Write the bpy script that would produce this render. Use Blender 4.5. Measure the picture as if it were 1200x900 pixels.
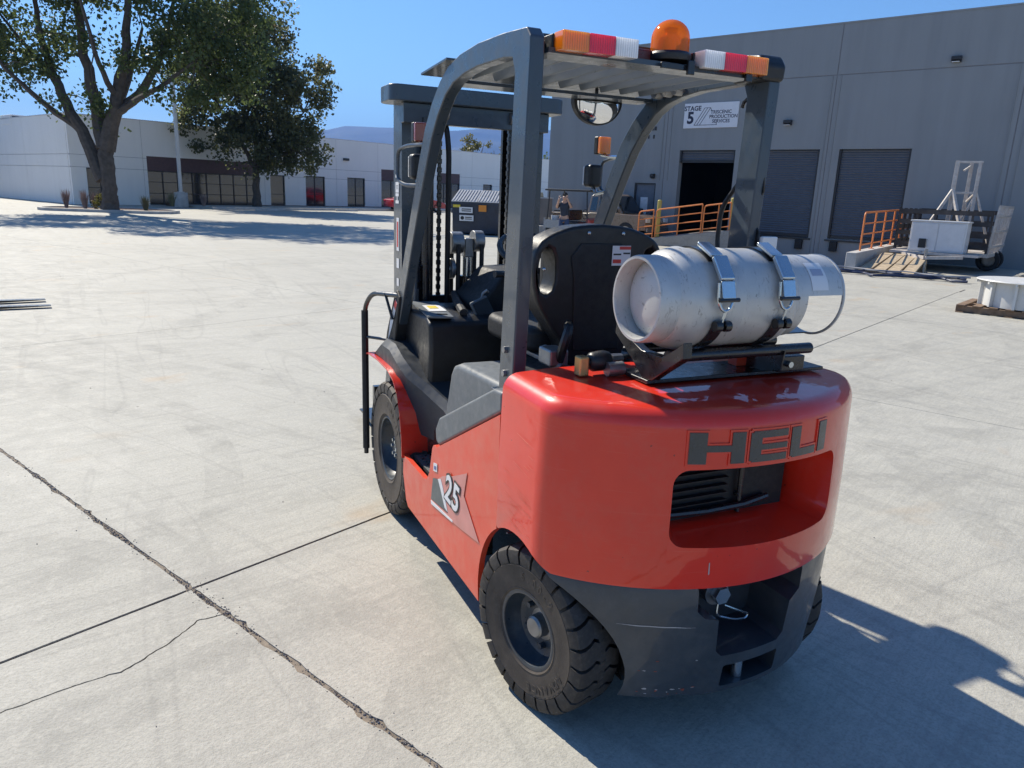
import bpy, bmesh, math, random
from math import sin, cos, pi, radians as R, sqrt
from mathutils import Vector, Matrix, Euler
from mathutils import noise as mnoise

for o in list(bpy.data.objects):
    bpy.data.objects.remove(o)
S = bpy.context.scene
COL = S.collection

# ------------------------------------------------------------------ camera
cam_data = bpy.data.cameras.new('camera')
cam = bpy.data.objects.new('camera', cam_data)
COL.objects.link(cam)
CAM = Vector((-1.4853, -1.8411, 1.6007))
YAW, PITCH, ROLL = R(24.898), R(14.470), R(2.210)
fw = Vector((sin(YAW)*cos(PITCH), cos(YAW)*cos(PITCH), -sin(PITCH)))
rr = Vector((cos(YAW), -sin(YAW), 0))
uu = rr.cross(fw)
r2 = cos(ROLL)*rr + sin(ROLL)*uu
u2 = -sin(ROLL)*rr + cos(ROLL)*uu
m = Matrix((r2, u2, -fw)).transposed().to_4x4()
m.translation = CAM
cam.matrix_world = m
cam_data.sensor_width = 36.0
cam_data.lens = 865.0/1200*36
cam_data.clip_start = 0.05
cam_data.clip_end = 30000
S.camera = cam

# ------------------------------------------------------------------ sky, sun, exposure
SUN_AZ, SUN_EL = R(-18), R(40.5)          # azimuth measured from +Y towards +X
world = bpy.data.worlds.new('World')
S.world = world
world.use_nodes = True
wn = world.node_tree
sky = wn.nodes.new('ShaderNodeTexSky')
sky.sky_type = 'NISHITA'
sky.sun_disc = False
sky.sun_elevation = SUN_EL
sky.sun_rotation = SUN_AZ
sky.altitude = 200
sky.air_density = 1.25
sky.dust_density = 0.08
sky.ozone_density = 10.0
bg = wn.nodes['Background']
bg.inputs['Strength'].default_value = 0.10
wn.links.new(sky.outputs[0], bg.inputs['Color'])
sl = bpy.data.lights.new('sun', 'SUN')
sl.energy = 5.0
sl.angle = R(0.53)
sl.color = (1.0, 0.925, 0.79)
so = bpy.data.objects.new('sun', sl)
COL.objects.link(so)
sdir = Vector((sin(SUN_AZ)*cos(SUN_EL), cos(SUN_AZ)*cos(SUN_EL), sin(SUN_EL)))
so.rotation_euler = (-sdir).to_track_quat('-Z', 'Y').to_euler()
so.location = sdir*60
vs = S.view_settings
vs.view_transform = 'Standard'
vs.look = 'None'
vs.gamma = 1
vs.exposure = 0.58
vs.use_curve_mapping = False
S.cycles.use_denoising = True
S.cycles.max_bounces = 6
S.cycles.diffuse_bounces = 3
S.cycles.glossy_bounces = 3
S.cycles.transmission_bounces = 4
S.cycles.transparent_max_bounces = 6
S.cycles.volume_bounces = 0
S.cycles.caustics_reflective = False
S.cycles.caustics_refractive = False

# ------------------------------------------------------------------ mesh helpers
def fix(o, label, cat, group=None, kind=None):
    if label: o['label'] = label
    if cat: o['category'] = cat
    if group: o['group'] = group
    if kind: o['kind'] = kind
    return o

def empty(name, loc=(0, 0, 0), rz=0, parent=None):
    o = bpy.data.objects.new(name, None)
    o.empty_display_size = 0.1
    COL.objects.link(o)
    o.location = loc
    o.rotation_euler = (0, 0, rz)
    if parent: o.parent = parent
    return o

def frame_of(d):
    d = Vector(d).normalized()
    a = Vector((0, 0, 1)) if abs(d.z) < 0.9 else Vector((1, 0, 0))
    x = d.cross(a).normalized()
    return x, d.cross(x).normalized(), d

class MB:
    def __init__(s):
        s.v = []; s.f = []; s.mi = []
        s.cur = 0
    def face(s, ids):
        s.f.append(tuple(ids)); s.mi.append(s.cur)
    def add(s, vs, fs):
        b = len(s.v)
        s.v += [tuple(x) for x in vs]
        for f in fs: s.face([i+b for i in f])
        return s
    def box(s, c, d, rot=None):
        hx, hy, hz = d[0]/2, d[1]/2, d[2]/2
        c = Vector(c)
        P = [Vector((x, y, z)) for z in (-hz, hz) for y in (-hy, hy) for x in (-hx, hx)]
        if rot is not None:
            M = rot if isinstance(rot, Matrix) else Euler(rot).to_matrix()
            P = [M @ q for q in P]
        return s.add([c+q for q in P], [(0, 2, 3, 1), (4, 5, 7, 6), (0, 1, 5, 4), (2, 6, 7, 3), (0, 4, 6, 2), (1, 3, 7, 5)])
    def mm(s, x0, x1, y0, y1, z0, z1):
        return s.box(((x0+x1)/2, (y0+y1)/2, (z0+z1)/2), (abs(x1-x0), abs(y1-y0), abs(z1-z0)))
    def beam(s, p0, p1, w, h, up=(0, 0, 1)):
        p0, p1 = Vector(p0), Vector(p1)
        d = (p1-p0); L = d.length; d.normalize()
        u = Vector(up)
        x = d.cross(u)
        if x.length < 1e-4: x = d.cross(Vector((1, 0, 0)))
        x.normalize(); z = x.cross(d)
        M = Matrix((x, d, z)).transposed()
        return s.box((p0+p1)/2, (w, L, h), M)
    def tube(s, path, r, n=10, closed=False, caps=True):
        P = [Vector(q) for q in path]
        rs = r if isinstance(r, (list, tuple)) else [r]*len(P)
        N = len(P)
        b = len(s.v)
        prev = None
        for i in range(N):
            if closed: t = P[(i+1) % N]-P[i-1]
            elif i == 0: t = P[1]-P[0]
            elif i == N-1: t = P[-1]-P[-2]
            else: t = (P[i+1]-P[i]).normalized()+(P[i]-P[i-1]).normalized()
            t.normalize()
            if prev is None:
                x, y, _ = frame_of(t)
            else:
                x = prev - t*prev.dot(t)
                if x.length < 1e-5: x, y, _ = frame_of(t)
                x.normalize(); y = t.cross(x)
            prev = x
            for k in range(n):
                a = 2*pi*k/n
                s.v.append(tuple(P[i]+rs[i]*(cos(a)*x+sin(a)*y)))
        M = N if closed else N-1
        for i in range(M):
            j = (i+1) % N
            for k in range(n):
                s.face((b+i*n+k, b+i*n+(k+1) % n, b+j*n+(k+1) % n, b+j*n+k))
        if caps and not closed:
            s.face([b+k for k in range(n)][::-1])
            s.face([b+(N-1)*n+k for k in range(n)])
        return s
    def cyl(s, p0, p1, r0, r1=None, n=16):
        return s.tube([p0, p1], [r0, r0 if r1 is None else r1], n)
    def lathe(s, prof, o=(0, 0, 0), axis=(0, 0, 1), n=24, a0=0, a1=2*pi, cap=False):
        x, y, d = frame_of(axis); o = Vector(o)
        b = len(s.v); full = abs(a1-a0-2*pi) < 1e-6
        m_ = n if full else n+1
        for (r, h) in prof:
            for k in range(m_):
                a = a0+(a1-a0)*k/n
                s.v.append(tuple(o+d*h+r*(cos(a)*x+sin(a)*y)))
        for i in range(len(prof)-1):
            for k in range(n):
                k2 = (k+1) % m_ if full else k+1
                s.face((b+i*m_+k, b+i*m_+k2, b+(i+1)*m_+k2, b+(i+1)*m_+k))
        if cap:
            s.face([b+k for k in range(m_)][::-1]); e = b+(len(prof)-1)*m_
            s.face([e+k for k in range(m_)])
        return s
    def prism(s, poly, axis, a, b_):
        """poly: list of 2-D points in the plane normal to axis (0:x -> (y,z), 1:y -> (x,z), 2:z -> (x,y))"""
        def P(q, t):
            if axis == 0: return (t, q[0], q[1])
            if axis == 1: return (q[0], t, q[1])
            return (q[0], q[1], t)
        n = len(poly); b = len(s.v)
        s.v += [P(q, a) for q in poly]+[P(q, b_) for q in poly]
        s.face([b+i for i in range(n)][::-1]); s.face([b+n+i for i in range(n)])
        for i in range(n):
            j = (i+1) % n
            s.face((b+i, b+j, b+n+j, b+n+i))
        return s
    def sphere(s, c, r, nu=16, nv=10, sc=(1, 1, 1)):
        b = len(s.v); c = Vector(c)
        for j in range(nv+1):
            t = pi*j/nv
            for k in range(nu):
                a = 2*pi*k/nu
                s.v.append((c.x+r*sc[0]*sin(t)*cos(a), c.y+r*sc[1]*sin(t)*sin(a), c.z+r*sc[2]*cos(t)))
        for j in range(nv):
            for k in range(nu):
                k2 = (k+1) % nu
                s.face((b+j*nu+k, b+(j+1)*nu+k, b+(j+1)*nu+k2, b+j*nu+k2))
        return s
    def xf(s, M):
        s.v = [tuple(M @ Vector(q)) for q in s.v]; return s
    def mesh(s, name, smooth=True, angle=35):
        me = bpy.data.meshes.new(name)
        me.from_pydata(s.v, [], s.f)
        bm = bmesh.new(); bm.from_mesh(me)
        bmesh.ops.remove_doubles(bm, verts=bm.verts, dist=1e-6)
        bmesh.ops.recalc_face_normals(bm, faces=bm.faces)
        bm.to_mesh(me); bm.free()
        if smooth:
            me.polygons.foreach_set('use_smooth', [True]*len(me.polygons))
            me.set_sharp_from_angle(angle=R(angle))
        return me
    def build(s, name, mat, parent=None, smooth=True, bevel=0, seg=2, angle=35, label=None):
        me = s.mesh(name, smooth and not bevel, angle)
        return link(name, me, mat, parent, bevel, seg, label)

def link(name, me, mat, parent=None, bevel=0, seg=2, label=None):
    o = bpy.data.objects.new(name, me)
    for mt in (mat if isinstance(mat, (list, tuple)) else [mat]):
        if len(me.materials) < (len(mat) if isinstance(mat, (list, tuple)) else 1):
            me.materials.append(mt)
    COL.objects.link(o)
    if parent: o.parent = parent
    if bevel:
        me.polygons.foreach_set('use_smooth', [True]*len(me.polygons))
        b = o.modifiers.new('bevel', 'BEVEL')
        b.width = bevel; b.segments = seg; b.limit_method = 'ANGLE'; b.angle_limit = R(40)
        b.harden_normals = True
    if label: o['label'] = label
    return o

def copy_tree(o, parent=None):
    c = o.copy(); COL.objects.link(c); c.parent = parent
    for ch in list(o.children): copy_tree(ch, c)
    return c

def boolean(o, cutters, op='DIFFERENCE'):
    for c in cutters:
        md = o.modifiers.new('cut', 'BOOLEAN'); md.operation = op; md.solver = 'EXACT'; md.object = c
    dg = bpy.context.evaluated_depsgraph_get(); dg.update()
    me = bpy.data.meshes.new_from_object(o.evaluated_get(dg))
    o.modifiers.clear(); old = o.data; o.data = me
    for c in cutters: bpy.data.objects.remove(c)
    return o

def arc(cx, cy, r, a0, a1, n=8):
    return [(cx+r*cos(R(a0+(a1-a0)*i/n)), cy+r*sin(R(a0+(a1-a0)*i/n))) for i in range(n+1)]

def rrect(x0, x1, y0, y1, r, n=5):
    return arc(x1-r, y0+r, r, -90, 0, n)+arc(x1-r, y1-r, r, 0, 90, n)+arc(x0+r, y1-r, r, 90, 180, n)+arc(x0+r, y0+r, r, 180, 270, n)

def rpath(pts, r, n=5):
    """polyline with rounded corners"""
    P = [Vector(q) for q in pts]; out = [P[0]]
    for i in range(1, len(P)-1):
        a = (P[i-1]-P[i]); b = (P[i+1]-P[i])
        q = min(r, a.length*.45, b.length*.45)
        p0 = P[i]+a.normalized()*q; p1 = P[i]+b.normalized()*q
        for k in range(n+1):
            t = k/n
            out.append((1-t)**2*p0+2*t*(1-t)*P[i]+t*t*p1)
    out.append(P[-1])
    return out

def text_mesh(txt, size, extr=0.001, bold=0.0, spacing=1.0):
    cu = bpy.data.curves.new('lettering', 'FONT')
    cu.body = txt; cu.size = size; cu.extrude = extr; cu.offset = bold; cu.space_character = spacing
    cu.align_x = 'CENTER'; cu.align_y = 'CENTER'; cu.resolution_u = 3
    o = bpy.data.objects.new('lettering', cu); COL.objects.link(o)
    dg = bpy.context.evaluated_depsgraph_get(); dg.update()
    me = bpy.data.meshes.new_from_object(o.evaluated_get(dg))
    bpy.data.objects.remove(o); bpy.data.curves.remove(cu)
    return me

def text(name, txt, size, mat, M, parent=None, extr=0.001, bold=0.0, spacing=1.0, fn=None):
    me = text_mesh(txt, size, extr, bold, spacing)
    for v in me.vertices:
        v.co = (M @ v.co) if fn is None else fn(v.co)
    me.materials.clear()
    return link(name, me, mat, parent)

def face_M(o, xdir, up):
    """matrix: local x -> xdir, local y -> up, z -> normal, origin o"""
    x = Vector(xdir).normalized(); y = Vector(up); y = (y-x*y.dot(x)).normalized(); z = x.cross(y)
    M = Matrix((x, y, z)).transposed().to_4x4(); M.translation = Vector(o)
    return M

# ------------------------------------------------------------------ materials
def newmat(name):
    mt = bpy.data.materials.new(name); mt.use_nodes = True
    nt = mt.node_tree
    return mt, nt, nt.nodes['Principled BSDF']

def nd(nt, t, **kw):
    n = nt.nodes.new(t)
    for k, v in kw.items():
        if k in n.inputs: n.inputs[k].default_value = v
        else: setattr(n, k, v)
    return n

def mixc(nt, fac, a, b, blend='MIX'):
    n = nt.nodes.new('ShaderNodeMix'); n.data_type = 'RGBA'; n.blend_type = blend
    for sock, val in ((n.inputs[0], fac), (n.inputs[6], a), (n.inputs[7], b)):
        if hasattr(val, 'is_linked') or hasattr(val, 'node'): nt.links.new(val, sock)
        elif isinstance(val, (int, float)): sock.default_value = val
        else: sock.default_value = (*val, 1) if len(val) == 3 else val
    return n.outputs[2]

def ramp(nt, inp, stops):
    n = nt.nodes.new('ShaderNodeValToRGB')
    el = n.color_ramp.elements
    while len(el) < len(stops): el.new(0.5)
    for e, (p, c) in zip(el, stops):
        e.position = p
        e.color = (c, c, c, 1) if isinstance(c, (int, float)) else (*c, 1)
    nt.links.new(inp, n.inputs[0])
    return n.outputs[0]

def noise_(nt, scale, detail=4, rough=.55, vec=None, dist=0):
    n = nt.nodes.new('ShaderNodeTexNoise')
    n.inputs['Scale'].default_value = scale; n.inputs['Detail'].default_value = detail
    n.inputs['Roughness'].default_value = rough; n.inputs['Distortion'].default_value = dist
    if vec is not None: nt.links.new(vec, n.inputs['Vector'])
    return n.outputs[0]

def coord(nt, kind='Object', scale=None, rot=None):
    t = nt.nodes.new('ShaderNodeTexCoord'); o = t.outputs[kind]
    if scale or rot:
        mp = nt.nodes.new('ShaderNodeMapping')
        if scale: mp.inputs['Scale'].default_value = scale
        if rot: mp.inputs['Rotation'].default_value = rot
        nt.links.new(o, mp.inputs[0]); o = mp.outputs[0]
    return o

def wall_mat(name, col, streak=.16):
    mt, nt, b = newmat(name)
    v = coord(nt, 'Object', (1.6, 1.6, .10)); v2 = coord(nt)
    n1 = noise_(nt, 1.4, 4, .65, v); n2 = noise_(nt, .5, 3, .6, v2)
    c = mixc(nt, ramp(nt, n1, [(.42, 0), (.75, streak)]), col, tuple(x*.55 for x in col))
    c = mixc(nt, ramp(nt, n2, [(.35, 0), (.7, .35)]), c, tuple(min(1, x*1.10) for x in col))
    nt.links.new(c, b.inputs['Base Color']); b.inputs['Roughness'].default_value = .82; b.inputs['Specular IOR Level'].default_value = .3
    bp = nt.nodes.new('ShaderNodeBump'); bp.inputs['Strength'].default_value = .2; bp.inputs['Distance'].default_value = .006
    nt.links.new(noise_(nt, 35, 2, .6, v2), bp.inputs['Height']); nt.links.new(bp.outputs[0], b.inputs['Normal'])
    return mt

def pmat(name, col, rough=.5, metal=0, coat=0, var=.12, vs=6, bump=0, bs=120, rvar=.12, dust=0, dustcol=(.42, .38, .32), spec=.5, chips=None):
    mt, nt, b = newmat(name)
    v = coord(nt)
    n1 = noise_(nt, vs, 5, .6, v)
    c = mixc(nt, ramp(nt, n1, [(.3, 0), (.7, 1)]), tuple(x*(1-var) for x in col), tuple(min(1, x*(1+var)) for x in col))
    if dust:
        n3 = noise_(nt, vs*2.3, 7, .7, v)
        f = ramp(nt, n3, [(.45, 0), (.8, dust)])
        c = mixc(nt, f, c, dustcol)
    if chips:
        n4 = noise_(nt, 38, 3, .6, v)
        c = mixc(nt, ramp(nt, n4, [(.70, 0), (.72, 1)]), c, chips)
    nt.links.new(c, b.inputs['Base Color'])
    n2 = noise_(nt, vs*4, 4, .6, v)
    rr_ = nt.nodes.new('ShaderNodeMapRange')
    rr_.inputs[1].default_value = .3; rr_.inputs[2].default_value = .7
    rr_.inputs[3].default_value = max(.02, rough-rvar); rr_.inputs[4].default_value = min(1, rough+rvar)
    nt.links.new(n2, rr_.inputs[0]); nt.links.new(rr_.outputs[0], b.inputs['Roughness'])
    b.inputs['Metallic'].default_value = metal
    b.inputs['Coat Weight'].default_value = coat
    b.inputs['Coat Roughness'].default_value = .06
    b.inputs['Specular IOR Level'].default_value = spec
    if bump:
        bp = nt.nodes.new('ShaderNodeBump'); bp.inputs['Strength'].default_value = bump
        bp.inputs['Distance'].default_value = .004
        nt.links.new(noise_(nt, bs, 3, .6, v), bp.inputs['Height'])
        nt.links.new(bp.outputs[0], b.inputs['Normal'])
    return mt

# ================================================================== the setting
random.seed(7)
TH = R(-64.5)
EA = Vector((cos(TH), sin(TH), 0))       # along the grey building's wall
EB = Vector((-sin(TH), cos(TH), 0))      # along the white building's front
CR = Vector((-1.505, 1.122, 0))          # crossing of two slab joints
OR_ = Vector((18.0, 18.1, 0))
OL_ = Vector((-1.6, 52.5, 0))
def PQ(p, q, z=0): return CR+EA*p+EB*q+Vector((0, 0, z))

def concrete_mat(name, col, worn=1.0):
    mt, nt, b = newmat(name)
    g = nt.nodes.new('ShaderNodeNewGeometry')
    pos = g.outputs['Position']
    def mapped(scale, rot=0, loc=(0, 0, 0)):
        mp = nt.nodes.new('ShaderNodeMapping'); mp.vector_type = 'TEXTURE'
        mp.inputs['Rotation'].default_value = (0, 0, rot)
        mp.inputs['Scale'].default_value = tuple(1/x for x in scale)
        mp.inputs['Location'].default_value = loc
        nt.links.new(pos, mp.inputs[0]); return mp.outputs[0]
    oi = nt.nodes.new('ShaderNodeObjectInfo')
    c0 = mixc(nt, ramp(nt, oi.outputs['Random'], [(0, 0), (1, 1)]), tuple(x*.93 for x in col), tuple(x*1.06 for x in col))
    big = noise_(nt, .55, 3, .6, pos, .4)
    c1 = mixc(nt, ramp(nt, big, [(.3, 0), (.72, 1)]), c0, (col[0]*.80, col[1]*.80, col[2]*.80))
    mid = noise_(nt, 4.5, 5, .75, pos, .6)
    c2 = mixc(nt, ramp(nt, mid, [(.35, .0), (.75, .55)]), c1, (col[0]*1.28, col[1]*1.27, col[2]*1.24))
    # fine trowel and broom streaks
    st = noise_(nt, 1, 3, .7, mapped((4, 60, 4), R(25.5)))
    c3 = mixc(nt, ramp(nt, st, [(.45, 0), (.72, .34*worn)]), c2, (col[0]*.6, col[1]*.6, col[2]*.6))
    st2 = noise_(nt, 1, 3, .7, mapped((1.1, 9, 4), R(12)))
    c3 = mixc(nt, ramp(nt, st2, [(.5, 0), (.75, .3*worn)]), c3, (col[0]*.68, col[1]*.68, col[2]*.68))
    # faint tyre tracks crossing in several directions
    for i, (rot, sc, off) in enumerate(((R(-60), 1.0, 3.1), (R(-85), .8, 9.2), (R(15), .7, 21.))):
        nn = noise_(nt, 1, 1, .5, mapped((.22*sc, 1.9*sc, 1), rot, (off, off*.7, 0)), 2.2)
        f = ramp(nt, nn, [(.585, 0), (.62, .26*worn), (.65, 0)])
        c3 = mixc(nt, f, c3, (col[0]*.52, col[1]*.52, col[2]*.54))
    # curved tyre marks left by turning trucks
    brk = noise_(nt, 2.2, 3, .7, pos)
    acc = None
    for (cx, cy, r_, w_, s_) in ((-5.5, 2.5, 4.2, .10, .5), (-5.5, 2.5, 5.2, .10, .5), (4.0, 9.5, 7.0, .12, .5), (4.0, 9.5, 8.1, .12, .4), (-8.0, 12.0, 8.0, .14, .5), (-8.0, 12.0, 9.2, .14, .4),
                               (1.0, -4.0, 5.2, .11, .55), (1.0, -4.0, 6.2, .11, .45), (9.0, -3.0, 7.5, .12, .5), (-3.0, 22.0, 13.0, .16, .5), (-3.0, 22.0, 11.8, .16, .4), (2.5, 4.5, 2.2, .09, .45), (-4.4, -2.0, 4.4, .09, .5), (12, 14, 9.0, .15, .5)):
        vd = nt.nodes.new('ShaderNodeVectorMath'); vd.operation = 'DISTANCE'; vd.inputs[1].default_value = (cx, cy, 0); nt.links.new(pos, vd.inputs[0])
        sb = nt.nodes.new('ShaderNodeMath'); sb.operation = 'SUBTRACT'; sb.inputs[1].default_value = r_; nt.links.new(vd.outputs['Value'], sb.inputs[0])
        cm = nt.nodes.new('ShaderNodeMath'); cm.operation = 'COMPARE'; cm.inputs[1].default_value = 0; cm.inputs[2].default_value = w_; nt.links.new(sb.outputs[0], cm.inputs[0])
        ml = nt.nodes.new('ShaderNodeMath'); ml.operation = 'MULTIPLY'; ml.inputs[1].default_value = s_; nt.links.new(cm.outputs[0], ml.inputs[0])
        if acc is None: acc = ml.outputs[0]
        else:
            mx_ = nt.nodes.new('ShaderNodeMath'); mx_.operation = 'MAXIMUM'; nt.links.new(acc, mx_.inputs[0]); nt.links.new(ml.outputs[0], mx_.inputs[1]); acc = mx_.outputs[0]
    mk = nt.nodes.new('ShaderNodeMath'); mk.operation = 'MULTIPLY'; nt.links.new(acc, mk.inputs[0]); nt.links.new(ramp(nt, brk, [(.40, 0), (.70, .9*worn)]), mk.inputs[1])
    c3 = mixc(nt, mk.outputs[0], c3, (col[0]*.55, col[1]*.55, col[2]*.56))
    fine = noise_(nt, 85, 2, .8, pos)
    c4 = mixc(nt, ramp(nt, fine, [(.36, .38), (.54, 0)]), c3, (col[0]*.52, col[1]*.52, col[2]*.5))
    fine2 = noise_(nt, 26, 3, .75, pos)
    c4 = mixc(nt, ramp(nt, fine2, [(.50, 0), (.75, .42)]), c4, (col[0]*1.3, col[1]*1.29, col[2]*1.26))
    # rusty blotches and drips
    rn = noise_(nt, 1, 2, .6, mapped((1.0, 1.6, 1), R(20), (4.4, 1.3, 0)), .5)
    c5 = mixc(nt, ramp(nt, rn, [(.64, 0), (.76, .32)]), c4, (.46, .30, .15))
    on = noise_(nt, .85, 4, .65, mapped((1, 1, 1), .4, (7.7, 2.2, 0)), .6)
    c5 = mixc(nt, ramp(nt, on, [(.64, 0), (.76, .16*worn)]), c5, (col[0]*.42, col[1]*.40, col[2]*.38))
    vo = nt.nodes.new('ShaderNodeTexVoronoi'); vo.inputs['Scale'].default_value = 1.9
    nt.links.new(pos, vo.inputs['Vector'])
    c6 = mixc(nt, ramp(nt, vo.outputs['Distance'], [(.016, .85), (.026, 0)]), c5, (.05, .045, .04))
    nt.links.new(c6, b.inputs['Base Color'])
    rg = ramp(nt, mid, [(.3, .62), (.7, .9)])
    nt.links.new(rg, b.inputs['Roughness'])
    b.inputs['Specular IOR Level'].default_value = .35
    bp = nt.nodes.new('ShaderNodeBump'); bp.inputs['Strength'].default_value = .55; bp.inputs['Distance'].default_value = .004
    nt.links.new(fine, bp.inputs['Height']); nt.links.new(bp.outputs[0], b.inputs['Normal'])
    return mt

M_conc = concrete_mat('concrete_paving', (.445, .43, .375))
M_conc_dark = concrete_mat('old_concrete', (.36, .34, .31))
M_gravel = pmat('crack_dirt', (.34, .30, .25), .9, var=.5, vs=60)
M_curb = pmat('curb_concrete', (.46, .44, .41), .85, var=.2, vs=3, bump=.3, bs=60)

# ground: one big sheet with a cut-out for the sunken truck well, laid out along the building grid
def RL(s, t, z=0): return OR_+EA*s+EB*t+Vector((0, 0, z))
W0, W1, WT = -1.60, 3.80, -9.0
g = MB()
B_ = 9000
def grect(s0, s1, t0, t1, z=-.010):
    g.add([RL(s0, t0, z), RL(s1, t0, z), RL(s1, t1, z), RL(s0, t1, z)], [(0, 1, 2, 3)])
grect(-B_, W0, -B_, B_); grect(W1, B_, -B_, B_); grect(W0, W1, -B_, WT); grect(W0, W1, 0, B_)
ground = g.build('ground', M_conc, smooth=False)
ground['kind'] = 'structure'
w = MB()
w.add([RL(W0, WT, -.015), RL(W1, WT, -.015), RL(W1, .2, -.42), RL(W0, .2, -.42)], [(0, 1, 2, 3)])
w.add([RL(W0, WT, -.016), RL(W0, .2, -.016), RL(W0, .2, -.6), RL(W0, WT, -.6)], [(0, 1, 2, 3)])
w.add([RL(W1, WT, -.016), RL(W1, .2, -.016), RL(W1, .2, -.6), RL(W1, WT, -.6)], [(0, 1, 2, 3)])
o = w.build('truck_well', M_conc_dark, smooth=False); o['kind'] = 'structure'

# paving slabs: each its own piece with chipped edges, the joints are real gaps
LQ = 5.40
rs = random.Random(3)
def edge_pts(a, b, amp, n, seed):
    out = []
    for i in range(n+1):
        t = i/n
        p = a[0]+(b[0]-a[0])*t; q = a[1]+(b[1]-a[1])*t
        dx, dy = b[0]-a[0], b[1]-a[1]; L = sqrt(dx*dx+dy*dy) or 1
        k = mnoise.noise(Vector((p*2.3+seed, q*2.3, seed)))*.5+mnoise.noise(Vector((p*9+seed, q*9, 0)))*.8+mnoise.noise(Vector((p*31, q*31+seed, 2)))*.6
        if mnoise.noise(Vector((p*5+seed*3, q*5, 9))) < .05: k *= .35
        k = abs(k)*amp
        out.append((p-dy/L*k, q+dx/L*k))
    return out
def slab_piece(poly, name='paving_slab'):
    """poly in (p,q), counter-clockwise seen in that frame; top at z=0"""
    top = [PQ(p, q, 0) for p, q in poly]
    n = len(top)
    bmv = [tuple(v) for v in top]+[(v.x, v.y, -.03) for v in top]
    fs = [tuple(range(n))]+[(i, i+n, (i+1) % n+n, (i+1) % n) for i in range(n)]
    me = bpy.data.meshes.new(name); me.from_pydata(bmv, [], fs)
    bm = bmesh.new(); bm.from_mesh(me); bmesh.ops.recalc_face_normals(bm, faces=bm.faces)
    bm.to_mesh(me); bm.free()
    return link(name, me, M_conc, ground)
CRACK = [(.262, 0), (.235, -.10), (.30, -.25), (.335, -.42), (.30, -.58), (.275, -.75), (.33, -1.1), (.28, -1.7), (.42, -2.5), (.38, -3.4), (.52, -4.4), (.5, -5.4)]
def crack_line(sgn):
    out = []
    for i in range(len(CRACK)-1):
        a, b = CRACK[i], CRACK[i+1]
        n = 10
        for k in range(n):
            t = k/n; p = a[0]+(b[0]-a[0])*t; q = a[1]+(b[1]-a[1])*t
            wv = .008*mnoise.noise(Vector((p*14, q*14, 5)))+.006*mnoise.noise(Vector((p*50, q*50, 5)))
            out.append((p+wv+sgn*(.0028+.004*abs(mnoise.noise(Vector((p*22, q*22, sgn)))))*(1 if q > -4 else .5), q))
    out.append((CRACK[-1][0], CRACK[-1][1]))
    return out
for k in range(-2, 3):
    for j in range(-9, 2):
        p0, p1 = j*LQ, (j+1)*LQ
        q0, q1 = k*LQ, (k+1)*LQ
        if k == 2:
            q1 = q0+LQ*.98
        near = (j >= -1 and k in (-1, 0))
        w0 = .007 if k == 0 else .003       # gap at the q0 side
        w1 = .007 if k == -1 else .003
        v0 = .007 if j == 0 else .003
        v1 = .007 if j == -1 else .003
        amp = .020 if near else 0.004
        n = 150 if near else 4
        cs = [(p0+v0, q0+w0), (p1-v1, q0+w0), (p1-v1, q1-w1), (p0+v0, q1-w1)]
        e = []
        for i in range(4):
            a, b = cs[i], cs[(i+1) % 4]
            wide = near and ((i == 0 and k == 0) or (i == 2 and k == -1))
            e.append(edge_pts(a, b, amp*(1.35 if wide else .22), n, i*7.3+k*3+j)[:-1])
        if j == 0 and k == -1:
            # this slab is broken in two by the crack
            cl, cr_ = crack_line(-1), crack_line(1)
            e2 = e[2]                                     # from p1 to p0 on the q1 side
            hi = [x for x in e2 if x[0] > CRACK[0][0]+.02]
            lo = [x for x in e2 if x[0] < CRACK[0][0]-.02]
            e0 = e[0]                                     # q0 side, p0 -> p1
            hi0 = [x for x in e0 if x[0] > CRACK[-1][0]+.01]
            lo0 = [x for x in e0 if x[0] < CRACK[-1][0]-.01]
            clip = lambda L_, dq: [(a, min(b, -.014)) for a, b in L_]
            slab_piece(hi0+e[1]+hi+clip(cr_, 0))
            slab_piece(lo0+clip(cl, 0)[::-1]+lo+e[3])
        else:
            slab_piece([x for y in e for x in y])
def filler(P, half, z, mat, seed):
    q = MB()
    for i, (p, q_) in enumerate(P):
        a, b = P[max(0, i-1)], P[min(len(P)-1, i+1)]
        d = (b[0]-a[0], b[1]-a[1]); L = sqrt(d[0]**2+d[1]**2); n_ = (-d[1]/L, d[0]/L)
        zz = z+.002*mnoise.noise(Vector((p*6, q_*6, seed)))
        q.v += [tuple(PQ(p+n_[0]*half, q_+n_[1]*half, zz)), tuple(PQ(p-n_[0]*half, q_-n_[1]*half, zz))]
    for i in range(len(P)-1): q.face((2*i, 2*i+2, 2*i+3, 2*i+1))
    return q.build('joint_dirt', mat, ground, smooth=False)
M_jdirt = pmat('joint_dirt', (.20, .165, .125), .95, var=.45, vs=24, bump=.6, bs=200)
M_jdark = pmat('dark_joint_dirt', (.085, .075, .062), .95, var=.4, vs=24)
filler([(-12+i*.1, 0) for i in range(150)], .035, -.0042, M_jdirt, 1)
filler([(0, -5+i*.2) for i in range(110)], .012, -.0060, M_jdark, 2)
filler([(p, q_) for p, q_ in CRACK if q_ < -.012], .02, -.0055, M_jdark, 3)
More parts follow.
